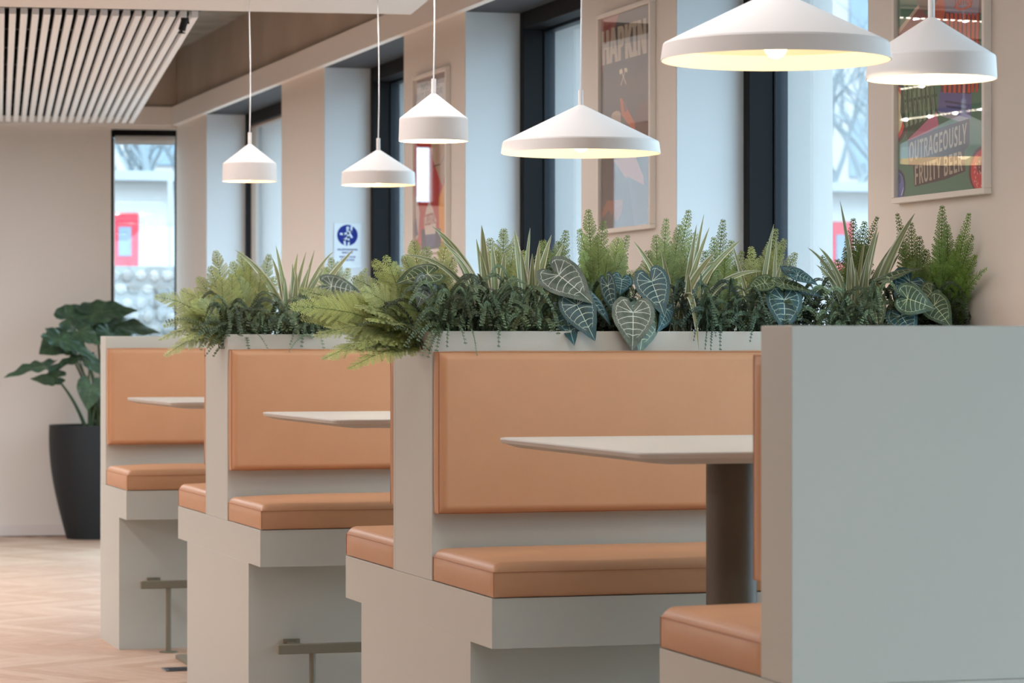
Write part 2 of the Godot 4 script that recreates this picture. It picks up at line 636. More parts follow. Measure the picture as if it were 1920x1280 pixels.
# lacy fern frond: rachis, pinnae on both sides, each with its row of leaflets
func frond(mb: MB, a: Vector3, ctl: Vector3, b: Vector3, wide: float, toward: Vector3, green: Color, start := 0.16) -> void:
	var length := a.distance_to(b) + 0.3 * ctl.distance_to((a + b) / 2)
	var pairs := clampi(int(length / 0.0105), 12, 34)
	var dark := Color(green.r * 0.42, green.g * 0.5, green.b * 0.45)
	var path := []
	for k in 9:
		path.append(bez(a, ctl, b, k / 8.0))
	mb.tube(path, [0.0016, 0.0015, 0.0014, 0.0013, 0.0011, 0.001, 0.0008, 0.0006, 0.0003], 4, dark, false)
	for k in pairs:
		var h := lerpf(start, 0.985, (k + 0.5) / pairs)
		var p := bez(a, ctl, b, h)
		var tg := (bez(a, ctl, b, minf(h + 0.02, 1.0)) - bez(a, ctl, b, h - 0.02)).normalized()
		var nn := (toward - tg * toward.dot(tg)).normalized()
		var s := tg.cross(nn).normalized()
		var q := (h - start) / (1.0 - start)
		var pl := wide * 1.12 * pow(minf(1.0, 0.35 + q / 0.25), 0.8) * pow(1.0 - q, 0.7) + 0.003
		for sd in [-1.0, 1.0]:
			var lean := lerpf(0.75, 1.05, rng.randf()) * lerpf(0.55, 1.0, q)
			var dir: Vector3 = (s * sd * cos(lean) + tg * sin(lean) - nn * rng.randf_range(-0.05, 0.30)).normalized()
			var across: Vector3 = dir.cross(nn).normalized()
			var tip: Vector3 = p + dir * pl
			var tone := rng.randf_range(0.82, 1.18)
			var col := Color(green.r * tone, green.g * tone, green.b * tone)
			mb.tri(p + across * 0.0007, tip, p - across * 0.0007, dark)
			var nl := clampi(int(pl / 0.0040), 2, 16)
			for i in nl:
				var g := (i + 0.6) / nl
				var c: Vector3 = p + dir * pl * g
				var ll := 0.0088 * (1.0 - 0.62 * g) * clampf(wide / 0.045, 0.6, 1.25)
				for s2 in [-1.0, 1.0]:
					var out: Vector3 = (across * s2 * 0.85 + dir * 0.55 - nn * rng.randf_range(-0.1, 0.25)).normalized()
					mb.tri(c - dir * 0.0018, c + out * ll, c + dir * 0.0021, col)

# arching stem with pairs of small round leaflets
func bead_stem(mb: MB, a: Vector3, ctl: Vector3, b: Vector3, size: float, green: Color) -> void:
	var length := a.distance_to(ctl) * 0.5 + ctl.distance_to(b) * 0.5 + a.distance_to(b) * 0.4
	var pairs := clampi(int(length / (size * 1.25)), 8, 34)
	var path := []
	for k in 7:
		path.append(bez(a, ctl, b, k / 6.0))
	var dark := Color(green.r * 0.6, green.g * 0.6, green.b * 0.6)
	mb.tube(path, [0.0013, 0.0013, 0.0012, 0.0011, 0.001, 0.0008, 0.0004], 4, dark, false)
	var roll := rng.randf_range(-0.6, 0.6)
	for k in pairs:
		var h := lerpf(0.2, 1.0, (k + 0.5) / pairs)
		var p := bez(a, ctl, b, h)
		var tg := (bez(a, ctl, b, minf(h + 0.03, 1.0)) - bez(a, ctl, b, h - 0.03)).normalized()
		var side := tg.cross(Vector3(0.28, 0.35, 0.9).rotated(Vector3.UP, roll)).normalized()
		var nn := side.cross(tg).normalized()
		var r := size * (1.0 - 0.45 * h) * rng.randf_range(0.85, 1.1)
		for sd in [-1.0, 1.0]:
			var tone := rng.randf_range(0.75, 1.3)
			var col := Color(green.r * tone, green.g * tone, green.b * tone)
			var ax: Vector3 = (side * sd + tg * 0.45 + nn * rng.randf_range(-0.15, 0.35)).normalized()
			var cr := ax.cross(nn).normalized()
			var c := p + ax * r * 0.62
			var up := ax.cross(cr).normalized()
			var first := mb.v.size()
			for i in 7:
				var w := TAU * i / 7
				mb.add(c + ax * cos(w) * r * 0.62 + cr * sin(w) * r * 0.46, up, Vector2.ZERO, col)
			for i in range(1, 6):
				mb.ix.append_array([first, first + i, first + i + 1])

# strap leaf with cream margins
func strap(mb: MB, a: Vector3, ctl: Vector3, b: Vector3, wide: float, toward: Vector3, pale := 1.0) -> void:
	var rows := []
	var cols := []
	var cream := lin(232, 228, 204)
	var mid := lin(142, 152, 108)
	var light := lin(172, 178, 136)
	var tone := rng.randf_range(0.95, 1.2) * pale
	var n := 14
	for k in n + 1:
		var h := float(k) / n
		var p := bez(a, ctl, b, h)
		var tg := (bez(a, ctl, b, minf(h + 0.03, 1.0)) - bez(a, ctl, b, maxf(h - 0.03, 0.0))).normalized()
		var nn := (toward - tg * toward.dot(tg)).normalized()
		var s := tg.cross(nn).normalized()
		var w := wide * 1.5 * (0.55 + 0.45 * minf(h * 3.0, 1.0)) * pow(clampf(1.0 - pow(h, 2.6), 0.0, 1.0), 0.8) * 0.5 + 0.0003
		var row := []
		var cr := []
		for q in [-1.0, -0.74, -0.66, -0.3, 0.0, 0.3, 0.66, 0.74, 1.0]:
			row.append(p + s * w * q - nn * w * 0.45 * (1.0 - absf(q)))
			var cc: Color = cream if absf(q) > 0.7 else (light if absf(q) < 0.1 else mid)
			cr.append(Color(cc.r * tone, cc.g * tone, cc.b * tone))
		rows.append(row)
		cols.append(cr)
	mb.sheet(rows, [], cols, toward)

# heart-shaped leaf: o = where the stalk joins, tip, facing = normal, broad = width over length
func heart(mb: MB, o: Vector3, tip: Vector3, facing: Vector3, broad := 1.0, curl := 0.18, wave := 0.0) -> void:
	var length := o.distance_to(tip)
	var ax := (tip - o) / length
	var nn := (facing - ax * facing.dot(ax)).normalized()
	var s := ax.cross(nn).normalized()
	var rows := []
	var uvs := []
	var segs := 44
	for k in 8:
		var g := k / 7.0
		var row := []
		var ur := []
		for i in segs + 1:
			var w := lerpf(-PI, PI, float(i) / segs)
			var r := heart_r(w) * g
			var x := sin(w) * r
			var y := cos(w) * r
			var dz := -curl * (y * absf(y)) + 0.16 * absf(x) - 0.30 * x * x + wave * g * g * sin(w * 9.0 + 1.3) * 0.06
			row.append(o + (s * x * broad + ax * y + nn * dz) * length)
			ur.append(Vector2((x + 0.6) / 1.2, (y + 0.5) / 1.55))
		rows.append(row)
		uvs.append(ur)
	mb.sheet(rows, uvs, [], nn)

# ------------------------------------------------------------------ the room
func room() -> void:
	var mb: MB
	# floor under the planks
	mb = MB.new()
	mb.span(-6.6, 3.66, -0.2, -0.012, -3.2, 19.2)
	var fl := structure("floor", mb, M.oak0, "pale oak herringbone floor", "floor")
	planks(fl)
	# ceiling slab
	mb = MB.new()
	mb.span(-6.6, 3.66, 2.87, 3.1, -3.2, 19.2)
	structure("ceiling", mb, M.slab, "grey concrete ceiling slab above the window wall", "ceiling")
	# window wall: piers, concrete beam over them, proud strip
	var piers := [[-3.2, -2.47], [-1.0, -0.03], [1.44, 2.40], [3.87, 4.83], [6.31, 7.274], [8.775, 9.74], [11.22, 12.178], [13.672, 14.623], [16.64, 17.6]]
	mb = MB.new()
	for q in piers:
		mb.span(WALL_X, 3.36, 0.0, 2.43, q[0], q[1])
	structure("wall_right", mb, M.plaster, "cream plastered piers between tall windows", "wall")
	mb = MB.new()
	for k in piers.size():
		mb.span(3.36, 3.66, 0.0, 2.43, piers[k][0], piers[k][1])
	structure("wall_outer_right", mb, M.outer, "pale concrete outer face of the window wall", "wall")
	mb = MB.new()
	mb.span(WALL_X, 3.66, 2.43, 2.87, -3.2, 17.6)
	structure("trim_1", mb, M.concrete, "dark concrete beam above the windows", "beam")
	mb = MB.new()
	mb.span(WALL_X - 0.035, WALL_X, 2.425, 2.535, -3.2, 17.57)
	structure("trim_2", mb, M.strip, "cream strip running along under the concrete beam", "trim")
	# windows between the piers
	for k in piers.size() - 1:
		var a: float = piers[k][1]
		var b: float = piers[k + 1][0]
		var w := Node3D.new()
		w.name = "window_%d" % (k + 1)
		w.position = P(3.39, 0, (a + b) / 2)
		add_child(w)
		tag(w, "tall dark-framed window, number %d along the wall" % (k + 1), "window", "", "structure")
		var near: String = ["behind the camera", "behind the camera", "beside the camera", "before the first bench", "behind the nearer planter", "left of the axe poster", "left of the third poster", "nearest the far wall"][k]
		tag(w, "tall dark-framed window %s" % near, "window", "", "structure")
		var far := k == 7
		var xf := 3.38 if far else 3.44
		var xs := 3.41 if far else 3.486
		for q in [[b - 0.004, b], [a, a + 0.004]]:
			mb = MB.new()
			mb.span(WALL_X + 0.001, 3.357, 0.0, 2.43, q[0], q[1])
			part("reveal_lining", mb, M.reveal, w)
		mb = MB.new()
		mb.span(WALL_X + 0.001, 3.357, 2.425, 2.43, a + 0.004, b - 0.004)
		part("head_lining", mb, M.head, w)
		mb = MB.new()
		mb.span(3.357, xf, 0.0, 2.43, b - 0.05, b, 0.003)
		mb.span(3.357, xf, 0.0, 2.43, a, a + 0.05, 0.003)
		mb.span(3.357, xf, 2.36, 2.43, a + 0.05, b - 0.05, 0.003)
		mb.span(3.357, xf, 0.0, 0.06, a + 0.05, b - 0.05, 0.003)
		part("window_frame", mb, M.frame_dark, w)
		mb = MB.new()
		mb.span(xf, xs, 0.0, 2.43, b - 0.058, b, 0.003)
		mb.span(xf, xs, 0.0, 2.43, a, a + 0.058, 0.003)
		mb.span(xf, xs, 2.35, 2.43, a + 0.058, b - 0.058, 0.003)
		mb.span(xf, xs, 0.0, 0.07, a + 0.058, b - 0.058, 0.003)
		part("sash", mb, M.sash_tan if far else M.sash, w)
		mb = MB.new()
		mb.span(xf + 0.02, xf + 0.026, 0.06, 2.36, a + 0.05, b - 0.05)
		part("pane", mb, M.glass, w)
	# far wall, turned by SKEW; local x along the wall (0 at the corner), local z towards the room
	far_wall()
	# walls out of the frame close the room
	mb = MB.new()
	mb.span(-6.6, -6.4, 0.0, 2.87, -3.2, 18.9)
	structure("wall_left", mb, M.plaster, "plain plastered wall across the room, out of view", "wall")
	mb = MB.new()
	mb.span(-6.4, 0.2, 0.0, 2.87, -3.2, -3.0)
	mb.span(3.1, 3.66, 0.0, 2.87, -3.2, -3.0)
	mb.span(0.2, 3.1, 2.7, 2.87, -3.2, -3.0)
	mb.span(0.2, 3.1, 0.0, 0.1, -3.2, -3.0)
	structure("wall_back", mb, M.plaster, "plastered wall with a wide window behind the camera", "wall")
	var w9 := Node3D.new()
	w9.name = "window_9"
	w9.position = P(1.85, 0.1, -3.1)
	add_child(w9)
	tag(w9, "wide window in the wall behind the camera", "window", "", "structure")
	mb = MB.new()
	for x in [0.23, 1.65, 3.07]:
		mb.span(x - 0.03, x + 0.03, 0.16, 2.64, -3.13, -3.07)
	mb.span(0.2, 3.1, 0.1, 0.16, -3.13, -3.07)
	mb.span(0.2, 3.1, 2.64, 2.7, -3.13, -3.07)
	part("window_frame", mb, M.frame_dark, w9)
	mb = MB.new()
	mb.span(0.26, 3.04, 0.16, 2.64, -3.103, -3.097)
	part("pane", mb, M.glass, w9)

func far_wall() -> void:
	var turn := Basis(Vector3.UP, deg_to_rad(-SKEW))
	var o := P(WALL_X, 0, 17.6)
	var mb := MB.new()
	var seg := func(x0: float, x1: float, y0: float, y1: float, z0 := -0.3, z1 := 0.0, m: MB = null) -> void:
		m.box(o + turn * Vector3((x0 + x1) / 2, (y0 + y1) / 2, (z0 + z1) / 2), Vector3(x1 - x0, y1 - y0, z1 - z0), 0.0, turn)
	# openings: one beside the corner, two high ones further left, which the poster glass mirrors
	seg.call(-0.385, 0.5, 2.405, 2.87, -0.3, 0.0, mb)
	seg.call(-1.34, -0.385, 0.0, 2.87, -0.3, 0.0, mb)
	seg.call(-1.76, -1.34, 0.0, 1.98, -0.3, 0.0, mb)
	seg.call(-1.76, -1.34, 2.38, 2.87, -0.3, 0.0, mb)
	seg.call(-2.90, -1.76, 0.0, 2.87, -0.3, 0.0, mb)
	seg.call(-3.70, -2.90, 0.0, 1.80, -0.3, 0.0, mb)
	seg.call(-3.70, -2.90, 2.38, 2.87, -0.3, 0.0, mb)
	seg.call(-9.9, -3.70, 0.0, 2.87, -0.3, 0.0, mb)
	structure("wall_far", mb, M.plaster, "cream wall at the far end of the room", "wall")
	mb = MB.new()
	seg.call(-9.7, -0.385, 0.0, 0.062, 0.0, 0.014, mb)
	structure("baseboard_far", mb, M.baseboard, "low white baseboard along the far wall", "baseboard")
	mb = MB.new()
	seg.call(-9.7, -0.03, 2.425, 2.535, 0.0, 0.035, mb)
	structure("trim_3", mb, M.strip, "cream strip across the top of the far wall", "trim")
	mb = MB.new()
	seg.call(-9.7, 0.0, 2.535, 2.87, 0.0, 0.012, mb)
	structure("trim_4", mb, M.concrete, "dark concrete beam across the far wall", "beam")
	var w := Node3D.new()
	w.name = "window_10"
	w.position = o + turn * Vector3(-0.19, 0, -0.1)
	w.rotation_degrees.y = -SKEW
	add_child(w)
	tag(w, "narrow tall window in the far corner with a rolled white blind", "window", "", "structure")
	mb = MB.new()
	mb.box(Vector3(-0.187, 1.2, 0), Vector3(0.018, 2.405, 0.06), 0.003)
	mb.box(Vector3(0.2, 1.2, 0), Vector3(0.03, 2.405, 0.06), 0.003)
	mb.box(Vector3(0.005, 2.385, 0), Vector3(0.366, 0.05, 0.06), 0.003)
	mb.box(Vector3(0.005, 0.03, 0), Vector3(0.366, 0.06, 0.06), 0.003)
	put("window_frame", mb.mesh(), M.frame_dark, w)
	mb = MB.new()
	mb.box(Vector3(-0.174, 1.2, 0.01), Vector3(0.008, 2.3, 0.03), 0.002)
	put("sash", mb.mesh(), M.slat, w)
	mb = MB.new()
	mb.box(Vector3(0.007, 1.2, 0), Vector3(0.35, 2.32, 0.006))
	put("pane", mb.mesh(), M.glass, w)
	mb = MB.new()
	var roll := []
	for k in 13:
		roll.append(Vector2(0.022, 0.0).rotated(TAU * k / 12))
	for k in 12:
		mb.face([Vector3(-0.17, 2.345 + roll[k].y, 0.06 + roll[k].x), Vector3(-0.17, 2.345 + roll[k + 1].y, 0.06 + roll[k + 1].x), Vector3(0.185, 2.345 + roll[k + 1].y, 0.06 + roll[k + 1].x), Vector3(0.185, 2.345 + roll[k].y, 0.06 + roll[k].x)], Vector3(0, 2.345, 0.06))
	mb.box(Vector3(0.007, 2.322, 0.06), Vector3(0.35, 0.014, 0.008), 0.002)
	put("roller_blind", mb.mesh(), M.blind, w)
	for q in [[-1.76, -1.34, 1.98, 2.38, "second"], [-3.70, -2.90, 1.80, 2.38, "third"]]:
		var h := Node3D.new()
		h.name = "window_11" if q[4] == "second" else "window_12"
		h.position = o + turn * Vector3((q[0] + q[1]) / 2, (q[2] + q[3]) / 2, -0.15)
		h.rotation_degrees.y = -SKEW
		add_child(h)
		tag(h, "%s high window from the corner in the far wall, seen mirrored in a poster" % q[4], "window", "", "structure")
		var ww: float = q[1] - q[0]
		var wh: float = q[3] - q[2]
		mb = MB.new()
		mb.box(Vector3(0, wh / 2 - 0.015, 0), Vector3(ww, 0.03, 0.05), 0.002)
		mb.box(Vector3(0, -wh / 2 + 0.015, 0), Vector3(ww, 0.03, 0.05), 0.002)
		mb.box(Vector3(ww / 2 - 0.015, 0, 0), Vector3(0.03, wh - 0.06, 0.05), 0.002)
		mb.box(Vector3(-ww / 2 + 0.015, 0, 0), Vector3(0.03, wh - 0.06, 0.05), 0.002)
		put("window_frame", mb.mesh(), M.frame_dark, h)
		mb = MB.new()
		mb.box(Vector3.ZERO, Vector3(ww - 0.06, wh - 0.06, 0.006))
		put("pane", mb.mesh(), M.glass, h)

# herringbone oak; planks near enough to tell apart are parts, the others one mass
func planks(fl: Node3D) -> void:
	var L := 0.56
	var W := 0.08
	var meshes := []
	for g in 4:
		var mb := MB.new()
		var h := Vector3(L / 2 - 0.0006, 0, W / 2 - 0.0006)
		var b := 0.0012
		var top := [Vector3(-h.x + b, 0, -h.z + b), Vector3(h.x - b, 0, -h.z + b), Vector3(h.x - b, 0, h.z - b), Vector3(-h.x + b, 0, h.z - b)]
		var low := [Vector3(-h.x, -b, -h.z), Vector3(h.x, -b, -h.z), Vector3(h.x, -b, h.z), Vector3(-h.x, -b, h.z)]
		var bot := []
		for p in low:
			bot.append(Vector3(p.x, -0.0119, p.z))
		var uv := [Vector2(0, 0), Vector2(0, 1), Vector2(0.35, 1), Vector2(0.35, 0)]
		mb.face(top, Vector3(0, -1, 0), uv)
		for k in 4:
			var j := (k + 1) % 4
			mb.face([top[k], top[j], low[j], low[k]], Vector3(0, -0.006, 0), [uv[k], uv[j], uv[j], uv[k]])
			mb.face([low[k], low[j], bot[j], bot[k]], Vector3(0, -0.006, 0), [uv[k], uv[j], uv[j], uv[k]])
		meshes.append(mb.mesh())
	var spots := []
	var rot := Basis(Vector3.UP, deg_to_rad(-SKEW + 38))
	var org := P(1.2, 0, 13.0)
	var n := int(L / W)
	for i in range(-130, 130):
		for j in range(-18, 19):
			for k in 2:
				# stairs of planks: horizontal ones and vertical ones
				var x := i * W + j * 2 * L
				var z := i * W
				var p := Vector3(x + L / 2, 0, z + W / 2) if k == 0 else Vector3(x + L + W / 2, 0, z + W - L / 2)
				var q := org + rot * p
				if q.x < -2.3 or q.x > 3.0 or -q.z < 4.0 or -q.z > 17.5 or (-q.z > 16.9 and q.x > 2.0 and false):
					continue
				spots.append([q, k])
	var centre := P(1.35, 0, 13.2)
	spots.sort_custom(func(a, b): return Vector2((a[0].x - 1.75) * 4.5, a[0].z + 13.3).length() < Vector2((b[0].x - 1.75) * 4.5, b[0].z + 13.3).length())
	var rest := [[], [], [], []]
	for s in spots.size():
		var tone := rng.randi_range(0, 3)
		var xf := Transform3D(rot * Basis(Vector3.UP, 0.0 if spots[s][1] == 0 else PI / 2), spots[s][0])
		if s < 300:
			var o := put("plank", meshes[tone], M["oak%d" % tone], fl)
			o.transform = xf
		else:
			rest[tone].append(xf)
	for g in 4:
		var mm := MultiMesh.new()
		mm.transform_format = MultiMesh.TRANSFORM_3D
		mm.mesh = meshes[g]
		mm.instance_count = rest[g].size()
		for k in rest[g].size():
			mm.set_instance_transform(k, rest[g][k])
		var o := MultiMeshInstance3D.new()
		o.name = "planks_beyond"
		o.multimesh = mm
		o.material_override = M["oak%d" % g]
		o.set_meta("kind", "stuff")
		fl.add_child(o, true)

func overhead() -> void:
	# white ceiling raft
	var mb := MB.new()
	var turn := -SKEW
	var o := thing("ceiling_raft", P(2.855, 2.38, 10.98), "white suspended ceiling raft along the top of the picture", "ceiling panel", "", turn)
	for k in 12:
		mb = MB.new()
		mb.box(Vector3(-3.75, 0.03, 0.5 + k * 1.0), Vector3(7.5, 0.06, 0.998), 0.002)
		put("panel", mb.mesh(), M.raft, o)
	for q in [[-0.6, 2.0], [-6.0, 2.0], [-0.6, 9.0], [-6.0, 9.0]]:
		mb = MB.new()
		mb.tube([Vector3(q[0], 0.06, q[1]), Vector3(q[0], 0.49, q[1])], 0.004, 6)
		put("hanger", mb.mesh(), M.black, o)
	# slat ceiling
	o = thing("slat_ceiling", P(2.132, 2.40, 11.495), "white linear slats with black gaps hung in the upper left corner", "ceiling panel", "", turn)
	var slat := MB.new()
	slat.box(Vector3.ZERO, Vector3(0.0258, 0.026, 5.66), 0.0012)
	var sm := slat.mesh()
	for k in 46:
		put("slat", sm, M.slat, o, Vector3(-0.012 - k * 0.0437, 0.013, -2.83))
	mb = MB.new()
	mb.box(Vector3(-1.0, 0.12, -2.81), Vector3(2.03, 0.02, 5.62))
	put("backing", mb.mesh(), M.black, o)
	for k in 8:
		mb = MB.new()
		mb.box(Vector3(-1.0, 0.068, -0.02 - k * 0.79), Vector3(2.03, 0.083, 0.03))
		put("carrier", mb.mesh(), M.black, o)
	for q in [[-0.3, -0.5], [-1.7, -0.5], [-0.3, -5.0], [-1.7, -5.0]]:
		mb = MB.new()
		mb.tube([Vector3(q[0], 0.13, q[1]), Vector3(q[0], 0.47, q[1])], 0.004, 6)
		put("hanger", mb.mesh(), M.black, o)
	# black spotlight on the near corner of the slats
	var p := at_d(345, 30, 11.52)
	o = thing("spotlight", p, "small black spotlight clamped to the near corner of the slats", "spotlight")
	mb = MB.new()
	mb.lathe(p + Vector3(0, -0.018, 0), [Vector2(0, 0), Vector2(0.013, 0), Vector2(0.013, 0.03), Vector2(0, 0.03)], 16)
	part("mount", mb, M.black, o)
	mb = MB.new()
	mb.tube([p + Vector3(0.004, -0.012, 0.0), p + Vector3(-0.008, -0.056, -0.004)], 0.0145, 16)
	part("lamp_head", mb, M.black, o)
	mb = MB.new()
	mb.tube([p + Vector3(0.014, -0.005, 0), p + Vector3(0.018, -0.03, 0)], 0.004, 8)
	part("bracket", mb, M.black, o)
	mb = MB.new()
	mb.lathe(p + Vector3(-0.009, -0.068, -0.004), [Vector2(0, 0), Vector2(0.015, 0.0), Vector2(0.015, 0.004), Vector2(0.006, 0.006), Vector2(0.004, 0.016)], 14)
	part("lamp_ring", mb, M.black, o)

# ------------------------------------------------------------------ booth benches
# rounded cushion: length along x, depth along z, bottom at y = 0; sides rise to «side», then round over «rr» to a crown
func cushion(length: float, depth: float, side: float, rr: float, puff: float, seed_: int) -> ArrayMesh:
	var f := FastNoiseLite.new()
	f.frequency = 2.2
	f.seed = seed_
	var xs := steps(length, rr)
	var zs := steps(depth, rr)
	var mb := MB.new()
	var hx := length / 2
	var hz := depth / 2
	var top := func(x: float, z: float) -> Vector3:
		var y := side
		var gx := clampf((hx - absf(x)) / rr, 0, 1)
		var gz := clampf((hz - absf(z)) / rr, 0, 1)
		var g := gx * gz
		y += rr * sqrt(maxf(0.0, 1.0 - (1.0 - gx) * (1.0 - gx))) * sqrt(maxf(0.0, 1.0 - (1.0 - gz) * (1.0 - gz)))
		y += puff * (1.0 - exp(-maxf(hx - absf(x), 0) / 0.10)) * (1.0 - exp(-maxf(hz - absf(z), 0) / 0.08))
		y += f.get_noise_2d(x, z) * 0.0025 * g
		return Vector3(x, y, z)
	var rows := []
	for z in zs:
		var row := []
		for x in xs:
			row.append(top.call(x, z))
		rows.append(row)
	mb.sheet(rows, [], [], Vector3.UP)
	# sides bulge a little
	for sgn in [-1.0, 1.0]:
		var ra := []
		var rb := []
		for k in 7:
			var h := k / 6.0
			var out := 0.005 * sin(PI * h)
			var a := []
			var b := []
			for x in xs:
				var fade: float = minf(1.0, (hx - absf(x)) / 0.03)
				a.append(Vector3(x, side * h, sgn * (hz + out * fade - 0.004 * (1.0 - h) * fade + f.get_noise_2d(x * 3.0, h + 7.0 * sgn) * 0.002 * fade)))
			for z in zs:
				var fade2: float = minf(1.0, (hz - absf(z)) / 0.03)
				b.append(Vector3(sgn * (hx + out * fade2), side * h, z))
			ra.append(a)
			rb.append(b)
		mb.sheet(ra, [], [], Vector3(0, 0, sgn))
		mb.sheet(rb, [], [], Vector3(sgn, 0, 0))
	mb.face([Vector3(-hx, 0, -hz), Vector3(hx, 0, -hz), Vector3(hx, 0, hz), Vector3(-hx, 0, hz)], Vector3(0, 0.03, 0))
	return mb.mesh()

func steps(total: float, rr: float) -> Array:
	var h := total / 2
	var out := []
	for k in 6:
		out.append(-h + rr * (1.0 - cos(PI / 2 * k / 5.0)))
	var n := maxi(4, int(total / 0.05))
	for k in range(1, n):
		out.append(lerpf(-h + rr, h - rr, float(k) / n))
	for k in 6:
		out.append(h - rr * (1.0 - cos(PI / 2 * (5 - k) / 5.0)))
	return out

func seams(length: float, depth: float, side: float, upright := true) -> ArrayMesh:
	var mb := MB.new()
	var hx := length / 2 + 0.0006
	var hz := depth / 2 + 0.0006
	var y := side + 0.001
	var c := [Vector3(-hx, y, -hz), Vector3(hx, y, -hz), Vector3(hx, y, hz), Vector3(-hx, y, hz)]
	for k in 4:
		mb.tube([c[k], c[(k + 1) % 4]], 0.0009, 5)
		if upright:
			mb.tube([c[k], Vector3(c[k].x, 0.002, c[k].z)], 0.0009, 5)
	return mb.mesh()

var cush := {}

func bench(label: String, d0: float, d1: float, near_seat: bool, far_seat: bool, planter: bool) -> Node3D:
	var x0 := BENCH_X
	var x1 := WALL_X - 0.004
	var seat := 0.4902
	var inset := 0.168
	var o := thing("booth_bench", P(x0, 0, (d0 + d1) / 2), label, "bench", "counter-height booth benches along the window wall")
	var n0 := d0 - seat if near_seat else d0
	var n1 := d1 + seat if far_seat else d1
	var mb := MB.new()
	mb.span(x0, x1, 0.0, 0.4885, n0 + (inset if near_seat else 0.0), n1 - (inset if far_seat else 0.0), 0.0003)
	part("plinth", mb, M.laminate, o)
	mb = MB.new()
	mb.span(x0, x1, 0.4885, 0.5948, n0, n1, 0.0003)
	part("seat_box", mb, M.laminate, o)
	if planter:
		mb = MB.new()
		mb.span(x0, x1, 0.5953, 1.16, d0, d0 + 0.018, 0.0012)
		part("front_board", mb, M.laminate, o)
		mb = MB.new()
		mb.span(x0, x1, 0.5953, 1.16, d1 - 0.018, d1, 0.0012)
		part("back_board", mb, M.laminate, o)
		for q in [[x0 + 0.0001, x0 + 0.018], [x1 - 0.018, x1]]:
			mb = MB.new()
			mb.span(q[0], q[1], 0.5953, 1.16, d0 + 0.018, d1 - 0.018, 0.0008)
			part("end_board", mb, M.laminate, o)
		mb = MB.new()
		var rows := []
		for i in 9:
			var row := []
			for k in 40:
				row.append(P(lerpf(x0 + 0.018, x1 - 0.018, k / 39.0), 1.115 + rng.randf_range(-0.008, 0.012), lerpf(d0 + 0.018, d1 - 0.018, i / 8.0)))
			rows.append(row)
		mb.sheet(rows, [], [], Vector3.UP)
		part("soil", mb, M.soil, o)
	else:
		mb = MB.new()
		mb.span(x0, x1, 0.5953, 1.16, d0, d1, 0.0012)
		part("partition", mb, M.laminate, o)
	for side in [-1.0, 1.0]:
		if (side < 0 and not near_seat) or (side > 0 and not far_seat):
			continue
		var face: float = d0 if side < 0 else d1
		# seat cushion
		var L := x1 - x0 - 0.006
		var sc := put("seat_cushion", shared("seat", L, 0.488, 0.052, 0.020, 0.013, int(face * 10)), M.leather, o)
		sc.position = P((x0 + x1) / 2, 0.5968, face + side * (seat / 2 + 0.003)) - o.position
		put("seam", shared_seam("seat", L, 0.488, 0.052), M.seam, sc)
		# backrest cushion: built lying, then stood up with its crown towards the sitter
		var bc := put("backrest_cushion", shared("back", L - 0.004, 0.362, 0.042, 0.018, 0.008, int(face * 10) + 3), M.leather, o)
		bc.basis = Basis(Vector3.RIGHT if side < 0 else Vector3.LEFT, Vector3(0, 0, -side), Vector3(0, -1, 0)) if side < 0 else Basis(Vector3.RIGHT, Vector3(0, 0, -1), Vector3(0, 1, 0))
		bc.position = P((x0 + x1) / 2, 0.931, face + side * 0.0005) - o.position
		put("seam", shared_seam("back", L - 0.004, 0.362, 0.042), M.seam, bc)
		# foot rail
		var rd: float = face + side * (seat - 0.02)
		mb = MB.new()
		mb.span(x0 + 0.055, x1 - 0.05, 0.235, 0.263, rd - 0.014, rd + 0.014, 0.002)
		var rail := part("foot_rail", mb, M.rail, o)
		for x in [x0 + 0.158, x1 - 0.16]:
			var w := MB.new()
			w.tube([P(x, 0.235, rd), P(x, 0.004, rd)], 0.010, 12)
			w.lathe(P(x, 0, rd), [Vector2(0, 0), Vector2(0.034, 0), Vector2(0.034, 0.004), Vector2(0.010, 0.005)], 20)
			put("post", w.mesh(-o.position), M.rail, rail)
			w = MB.new()
			var back: float = rd - side * (seat - 0.02 - (seat - inset))
			w.box(P(x - 0.03, 0.252, (rd + back) / 2), Vector3(0.03, 0.008, absf(rd - back)), 0.001)
			put("bracket", w.mesh(-o.position), M.rail, rail)
			w = MB.new()
			w.box(P(x - 0.03, 0.246, back - 0.003 * -side), Vector3(0.05, 0.036, 0.006), 0.001)
			put("bracket_plate", w.mesh(-o.position), M.rail, rail)
	return o

func shared(k: String, a: float, b: float, c: float, d: float, e: float, s: int) -> ArrayMesh:
	var key := k + str(s)
	if not cush.has(key):
		cush[key] = cushion(a, b, c, d, e, s)
	return cush[key]

func shared_seam(k: String, a: float, b: float, c: float) -> ArrayMesh:
	if not cush.has(k + "seam"):
		cush[k + "seam"] = seams(a, b, c)
	return cush[k + "seam"]

